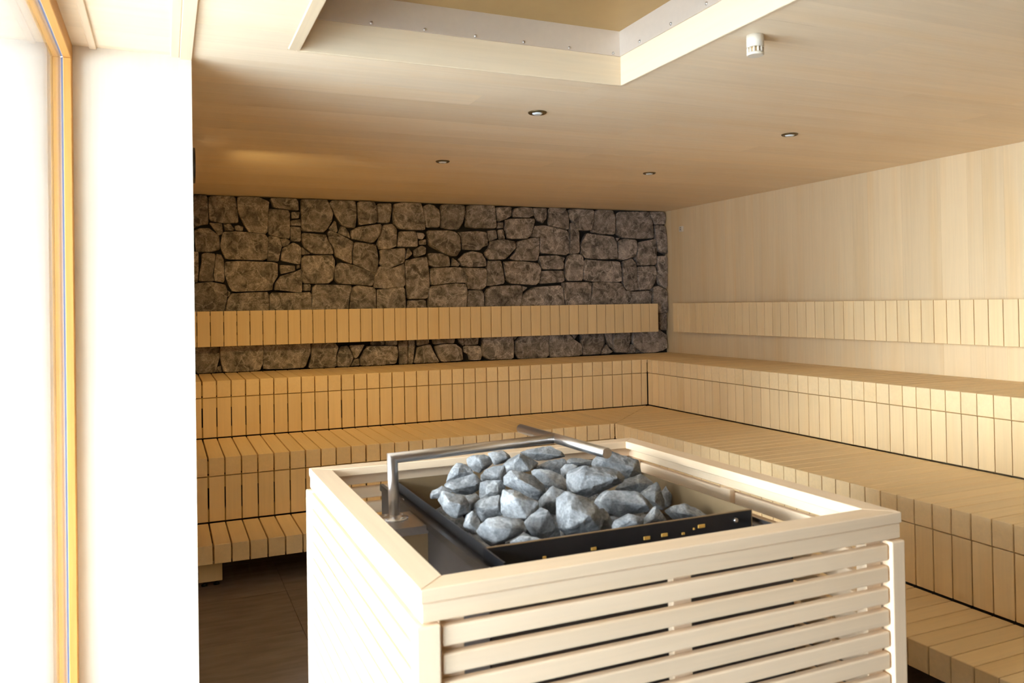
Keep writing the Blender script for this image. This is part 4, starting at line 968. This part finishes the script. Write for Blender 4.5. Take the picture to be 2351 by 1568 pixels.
# ------------------------------------------------------------------ ceiling fittings
for (lx, ly, lab) in ((1.625, 3.415, 'recessed downlight nearest the hood, upper centre of the ceiling'),
                      (1.610, 4.780, 'recessed downlight left of the others, close to the stone wall'),
                      (3.131, 4.769, 'recessed downlight by the stone wall on the right'),
                      (3.149, 3.410, 'recessed downlight furthest right on the ceiling')):
    r = empty('downlight', (lx, ly, ZC - 0.004), lab, 'downlight', 'ceiling downlights')
    lathe('ring', [(0.026, 0.003), (0.030, -0.004), (0.040, -0.004), (0.044, 0.0), (0.044, 0.0035)], (lx, ly, ZC - 0.0035), MT['bronze'], r, 32)
    lathe('lens', [(0.0255, 0.001), (0.0245, -0.005), (0.016, -0.009)], (lx, ly, ZC - 0.0035), MT['lens'], r, 24)
det = empty('ceiling_sensor', (1.862, 2.172, ZC), 'small cream cylindrical sensor on the ceiling right of the hood', 'sensor')
lathe('body', [(0.029, 0.0), (0.029, -0.042)], (1.862, 2.172, ZC - 0.0003), MT['white'], det, 40)
lathe('core', [(0.0235, -0.042), (0.0235, -0.060)], (1.862, 2.172, ZC - 0.0003), MT['slot'], det, 32)
lathe('cap', [(0.029, -0.060), (0.029, -0.066), (0.026, -0.069)], (1.862, 2.172, ZC - 0.0003), MT['white'], det, 40)
for i in range(12):
    a = 2 * PI * i / 12 + 0.2
    lathe('rib', [(0.0035, -0.042), (0.0035, -0.060)], (1.862 + 0.0252 * math.cos(a), 2.172 + 0.0252 * math.sin(a), ZC - 0.0003), MT['white'], det, 8)
sen = empty('wall_sensor', (XR, 6.509, 2.245), 'little beige sensor box high on the right wall near the stone corner', 'sensor')
box('housing', XR - 0.022, XR - 0.0003, 6.482, 6.536, 2.246, 2.300, MT['white'], sen, 0.003)
for zz in (2.264, 2.281):
    box('slot', XR - 0.0226, XR - 0.0215, 6.500, 6.516, zz, zz + 0.006, MT['dial'], sen)
LY, LZ = 4.60, 2.338
dl = empty('wall_lamp', (X1, LY, LZ - 0.1), 'dark rimmed round lamp seen edge-on high on the left wall behind its end', 'lamp')
lathe('housing', [(0.080, 0.0), (0.094, 0.010), (0.096, 0.034), (0.094, 0.058), (0.084, 0.058), (0.084, 0.050)], (X1 + 0.0003, LY, LZ), MT['dial'], dl, 48, 'x')
lathe('lens', [(0.083, 0.0), (0.082, 0.003), (0.05, 0.006)], (X1 + 0.0508, LY, LZ), MT['glow'], dl, 40, 'x')
ld = bpy.data.lights.new('lamp_light', 'AREA')
ld.shape = 'DISK'
ld.size = 0.12
ld.energy = 7.5
ld.spread = math.radians(105)
ld.color = (1.0, 0.70, 0.26)
lo_ = bpy.data.objects.new('lamp_light', ld)
COL.objects.link(lo_)
lo_.parent = dl
lo_.location = (0.075, 0, 0.1)
lo_.rotation_euler = Vector((0.58, 0.62, -0.52)).to_track_quat('-Z', 'Y').to_euler()

# ------------------------------------------------------------------ slatted guard round the heater
GX0, GX1, GY0, GY1, GT, GB1, GB2, GW = 0.4497, 1.7439, 1.5125, 2.8271, 1.0151, 0.9871, 0.9479, 0.0668
gd = empty('heater_guard', ((GX0 + GX1) / 2, (GY0 + GY1) / 2, 0), 'square pale wooden slatted guard standing around the sauna heater', 'heater guard')
for (p, m) in (([(GX0, GY0), (GX1, GY0), (GX1 - GW, GY0 + GW), (GX0 + GW, GY0 + GW)], 'guard_x'),
               ([(GX1, GY1), (GX0, GY1), (GX0 + GW, GY1 - GW), (GX1 - GW, GY1 - GW)], 'guard_x'),
               ([(GX0, GY1), (GX0, GY0), (GX0 + GW, GY0 + GW), (GX0 + GW, GY1 - GW)], 'guard_y'),
               ([(GX1, GY0), (GX1, GY1), (GX1 - GW, GY1 - GW), (GX1 - GW, GY0 + GW)], 'guard_y')):
    prism('cap_board', p, GB1, GT, MT[m], gd, 0.002)
i_, t_ = 0.003, 0.026
box('apron_board', GX0 + i_, GX1 - i_, GY0 + i_, GY0 + i_ + t_, GB2, GB1 - 0.001, MT['guard_x'], gd, 0.002)
box('apron_board', GX0 + i_, GX1 - i_, GY1 - i_ - t_, GY1 - i_, GB2, GB1 - 0.001, MT['guard_x'], gd, 0.002)
box('apron_board', GX0 + i_, GX0 + i_ + t_, GY0 + i_ + t_ + 0.0005, GY1 - i_ - t_ - 0.0005, GB2, GB1 - 0.001, MT['guard_y'], gd, 0.002)
box('apron_board', GX1 - i_ - t_, GX1 - i_, GY0 + i_ + t_ + 0.0005, GY1 - i_ - t_ - 0.0005, GB2, GB1 - 0.001, MT['guard_y'], gd, 0.002)
for (a, b) in ((GX0 - 0.011, GX0 + 0.041), (GX1 - 0.041, GX1 + 0.006)):
    for (c, d) in ((GY0 - 0.004, GY0 + 0.030), (GY1 - 0.030, GY1 + 0.004)):
        box('post', a, b, c, d, 0.0, GB2 - 0.005, MT['guard_z'], gd, 0.004, 2)
SP, SH, ST = 0.0553, 0.0405, 0.022
for k in range(14):
    z1 = 0.9355 - SP * k
    z0 = z1 - SH
    for (c, d) in ((GY0 + 0.003, GY0 + 0.003 + ST), (GY1 - 0.003 - ST, GY1 - 0.003)):
        box('slat', GX0 + 0.046, GX1 - 0.046, c, d, z0, z1, MT['guard_x'], gd, 0.004, 2)
    for (a, b) in ((GX0 - 0.002, GX0 - 0.002 + ST), (GX1 - 0.003 - ST, GX1 - 0.003)):
        box('slat', a, b, GY0 + 0.034, GY1 - 0.034, z0, z1, MT['guard_y'], gd, 0.004, 2)
zl, zh = 0.02, GB2 - 0.001
for xx in (GX0 + 0.047, 1.052, GX1 - 0.10):
    for (c, d) in ((GY0 + 0.0255, GY0 + 0.047), (GY1 - 0.047, GY1 - 0.0255)):
        box('batten', xx, xx + 0.052, c, d, zl, zh, MT['guard_z'], gd, 0.002)
for yy in (GY0 + 0.06, 2.145, GY1 - 0.11):
    for (a, b) in ((GX0 + 0.0205, GX0 + 0.042), (GX1 - 0.047, GX1 - 0.0255)):
        box('batten', a, b, yy, yy + 0.05, zl, zh, MT['guard_z'], gd, 0.002)

# ------------------------------------------------------------------ heater
ht = empty('sauna_heater', (1.108, 2.19, 0), 'black and grey metal sauna heater with an open rock tray inside the guard', 'heater')
CX0, CX1, CY0, CY1, CT = 0.668, 1.552, 1.70, 2.685, 0.945
multi_box('casing', [(CX0, CX0 + 0.004, CY0, CY1, 0.06, CT), (CX1 - 0.004, CX1, CY0, CY1, 0.06, CT),
                     (CX0, CX1, CY0, CY0 + 0.004, 0.06, CT - 0.05), (CX0, CX1, CY1 - 0.004, CY1, 0.06, CT)], MT['dark'], ht)
for (a, b) in ((0.70, 1.74), (1.48, 1.74), (0.70, 2.62), (1.48, 2.62)):
    lathe('foot', [(0.02, 0.06), (0.02, 0.0)], (a, b, 0.0), MT['black'], ht, 16)
TX0, TX1, TY0, TY1, TZ, TB = 0.708, 1.510, 1.812, 2.645, 0.980, 0.868
box('tray_floor', TX0 + 0.003, TX1 - 0.003, TY0 + 0.003, TY1 - 0.003, TB - 0.004, TB, MT['black'], ht)
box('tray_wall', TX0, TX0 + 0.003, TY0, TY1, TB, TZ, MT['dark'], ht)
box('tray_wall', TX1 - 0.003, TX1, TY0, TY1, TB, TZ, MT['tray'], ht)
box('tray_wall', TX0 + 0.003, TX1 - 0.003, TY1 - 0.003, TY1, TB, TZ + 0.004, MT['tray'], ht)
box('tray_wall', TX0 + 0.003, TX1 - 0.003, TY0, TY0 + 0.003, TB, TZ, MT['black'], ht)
box('rim_strip', TX0, TX1, TY0 - 0.002, TY0 + 0.005, TZ, TZ + 0.002, MT['tray'], ht)
multi_box('side_channel', [(CX0 - 0.006, CX0 + 0.006, CY0 - 0.005, CY1, CT, 0.966), (CX0 + 0.006, TX0 - 0.001, CY0 - 0.005, CY1, CT - 0.004, CT + 0.002),
                           (TX0 - 0.006, TX0 - 0.001, CY0 - 0.005, TY0 + 0.01, CT, TZ)], MT['black'], ht)
multi_box('side_flange', [(TX1 + 0.001, CX1 - 0.004, CY0 + 0.004, CY1 - 0.004, CT - 0.012, CT - 0.008)], MT['dark'], ht)
multi_box('front_channel', [(TX0, CX1 - 0.004, CY0 + 0.004, TY0 - 0.003, CT - 0.055, CT - 0.051)], MT['black'], ht)
bolt = [(0.007, 0.0), (0.007, 0.005), (0.004, 0.007)]
for (bx_, by_) in ((0.688, 2.50), (0.688, 1.75)):
    lathe('bolt', bolt, (bx_, by_, CT + 0.002), MT['steel'], ht, 12)
lathe('bolt', [(0.007, 0.0), (0.007, -0.006), (0.004, -0.008)], (1.45, TY0, 0.958), MT['steel'], ht, 12, 'y')
for xx, zz, s in ((0.86, 0.938, 0.5), (1.0, 0.940, 0.8), (1.16, 0.946, 1.0), (1.215, 0.947, 1.0), (1.335, 0.955, 1.15), (1.31, 0.953, 0.3), (1.275, 0.944, 0.5)):  # added tabs, coloured as amber glints reflected in the black front wall
    box('glint_tab', xx - 0.010 * s, xx + 0.010 * s, TY0 - 0.004, TY0 - 0.0005, zz - 0.004, zz + 0.005 * s, MT['glint'], ht, 0.001)

# ------------------------------------------------------------------ steel water bar
wb = empty('steel_bar', (0.60, 2.264, 0.953), 'brushed steel post and arm ending in a T bar over the rocks', 'steel bar')
multi_box('bracket', [(0.560, CX0 - 0.001, 2.155, 2.325, 0.953, 0.957), (0.560, CX0 - 0.001, 2.155, 2.158, 0.935, 0.953)], MT['steel'], wb)
prism('gusset', [(0.575, 0.9345), (CX0 - 0.001, 0.9345), (CX0 - 0.001, 0.80)], 2.160, 2.163, MT['tray'], wb, 0, 'y')
lathe('flange', [(0.040, 0.0), (0.040, 0.004), (0.024, 0.006), (0.019, 0.012)], (0.600, 2.264, 0.9572), MT['steel'], wb, 32)
for a in (0.6, 2.2, 3.75, 5.3):
    lathe('bolt', [(0.005, 0.0), (0.005, 0.004), (0.003, 0.005)], (0.600 + 0.031 * math.cos(a), 2.264 + 0.031 * math.sin(a), 0.961), MT['steel'], wb, 10)
RB = 0.0155
tube('arm', [(0.600, 2.264, 0.966), (0.596, 2.265, 1.131), (1.160, 2.340, 1.131)], RB, MT['steel'], wb)
tube('crossbar', [(1.143, 2.583, 1.131), (1.176, 2.038, 1.131)], RB + 0.0005, MT['steel'], wb)

# ------------------------------------------------------------------ rocks
def rock_mesh(pts, seed):
    bm = bmesh.new()
    for p in pts:
        bm.verts.new(p)
    r = bmesh.ops.convex_hull(bm, input=list(bm.verts))
    junk = [g for g in r['geom_interior'] if isinstance(g, bmesh.types.BMVert)]
    bmesh.ops.delete(bm, geom=junk, context='VERTS')
    bmesh.ops.delete(bm, geom=[v for v in bm.verts if not v.link_faces], context='VERTS')
    bmesh.ops.remove_doubles(bm, verts=list(bm.verts), dist=0.004)
    bmesh.ops.dissolve_limit(bm, angle_limit=0.12, verts=list(bm.verts), edges=list(bm.edges))
    bmesh.ops.bevel(bm, geom=list(bm.edges), offset=0.0022, segments=1, profile=0.6, affect='EDGES', clamp_overlap=True)
    bmesh.ops.triangulate(bm, faces=list(bm.faces))
    for _ in range(4):
        es = [e for e in bm.edges if e.calc_length() > 0.011]
        if not es:
            break
        bmesh.ops.subdivide_edges(bm, edges=es, cuts=1)
        bmesh.ops.triangulate(bm, faces=list(bm.faces))
    bm.normal_update()
    off = Vector((seed * 3.1, seed * 1.7, seed * 0.9))
    for v in bm.verts:
        p = v.co + off
        d = 0.0026 * noise.noise(p * 26) + 0.0018 * noise.noise(p * 80) + 0.0012 * noise.noise(p * 190)
        v.co += v.normal * d
    me = from_bm('rock', bm, MT['rock'])
    for p in me.polygons:
        p.use_smooth = True
    me.set_sharp_from_angle(angle=math.radians(24))
    return me
for i, (lab, pts) in enumerate(ROCKS):
    c = Vector((sum(p[0] for p in pts), sum(p[1] for p in pts), sum(p[2] for p in pts))) / len(pts)
    c.z = min(p[2] for p in pts)
    o = bpy.data.objects.new('rock', rock_mesh([Vector(p) - c for p in pts], i + 1))
    link(o, c, None)
    tag(o, lab, 'rock', 'rocks heaped in the heater tray')
# rocks of the lower layers that carry the heap
fr = random.Random(5)
k = 0
for iy in range(6):
    for jx in range(6):
        px = TX0 + 0.075 + jx * (TX1 - TX0 - 0.15) / 5 + fr.uniform(-0.012, 0.012)
        py = TY0 + 0.075 + iy * (TY1 - TY0 - 0.15) / 5 + fr.uniform(-0.012, 0.012)
        mound = max(0.0, 1 - ((px - 1.06) / 0.46) ** 2 - ((py - 2.25) / 0.45) ** 2)
        if px > 1.33 and mound < 0.35:
            continue
        hgt = 0.042 + 0.066 * mound
        pts = []
        for _ in range(16):
            v = Vector((fr.gauss(0, 1), fr.gauss(0, 1), fr.gauss(0, 1))).normalized()
            pts.append(Vector((v.x * 0.062, v.y * 0.062, (v.z + 1) * 0.5 * hgt)))
        lowz = min(p.z for p in pts)
        pts = [p - Vector((0, 0, lowz)) for p in pts]
        o = bpy.data.objects.new('rock', rock_mesh(pts, 60 + k))
        lab = {12: 'dark rock deep in the gap at the very centre of the pile',
               15: 'grey rock low at the left, under the slanting pale rock'}.get(k, 'shadowed grey rock low in the tray beneath the heaped rocks')
        k += 1
        link(o, (px, py, TB + 0.001), None)
        tag(o, lab, 'rock', 'buried rocks in the heater tray')
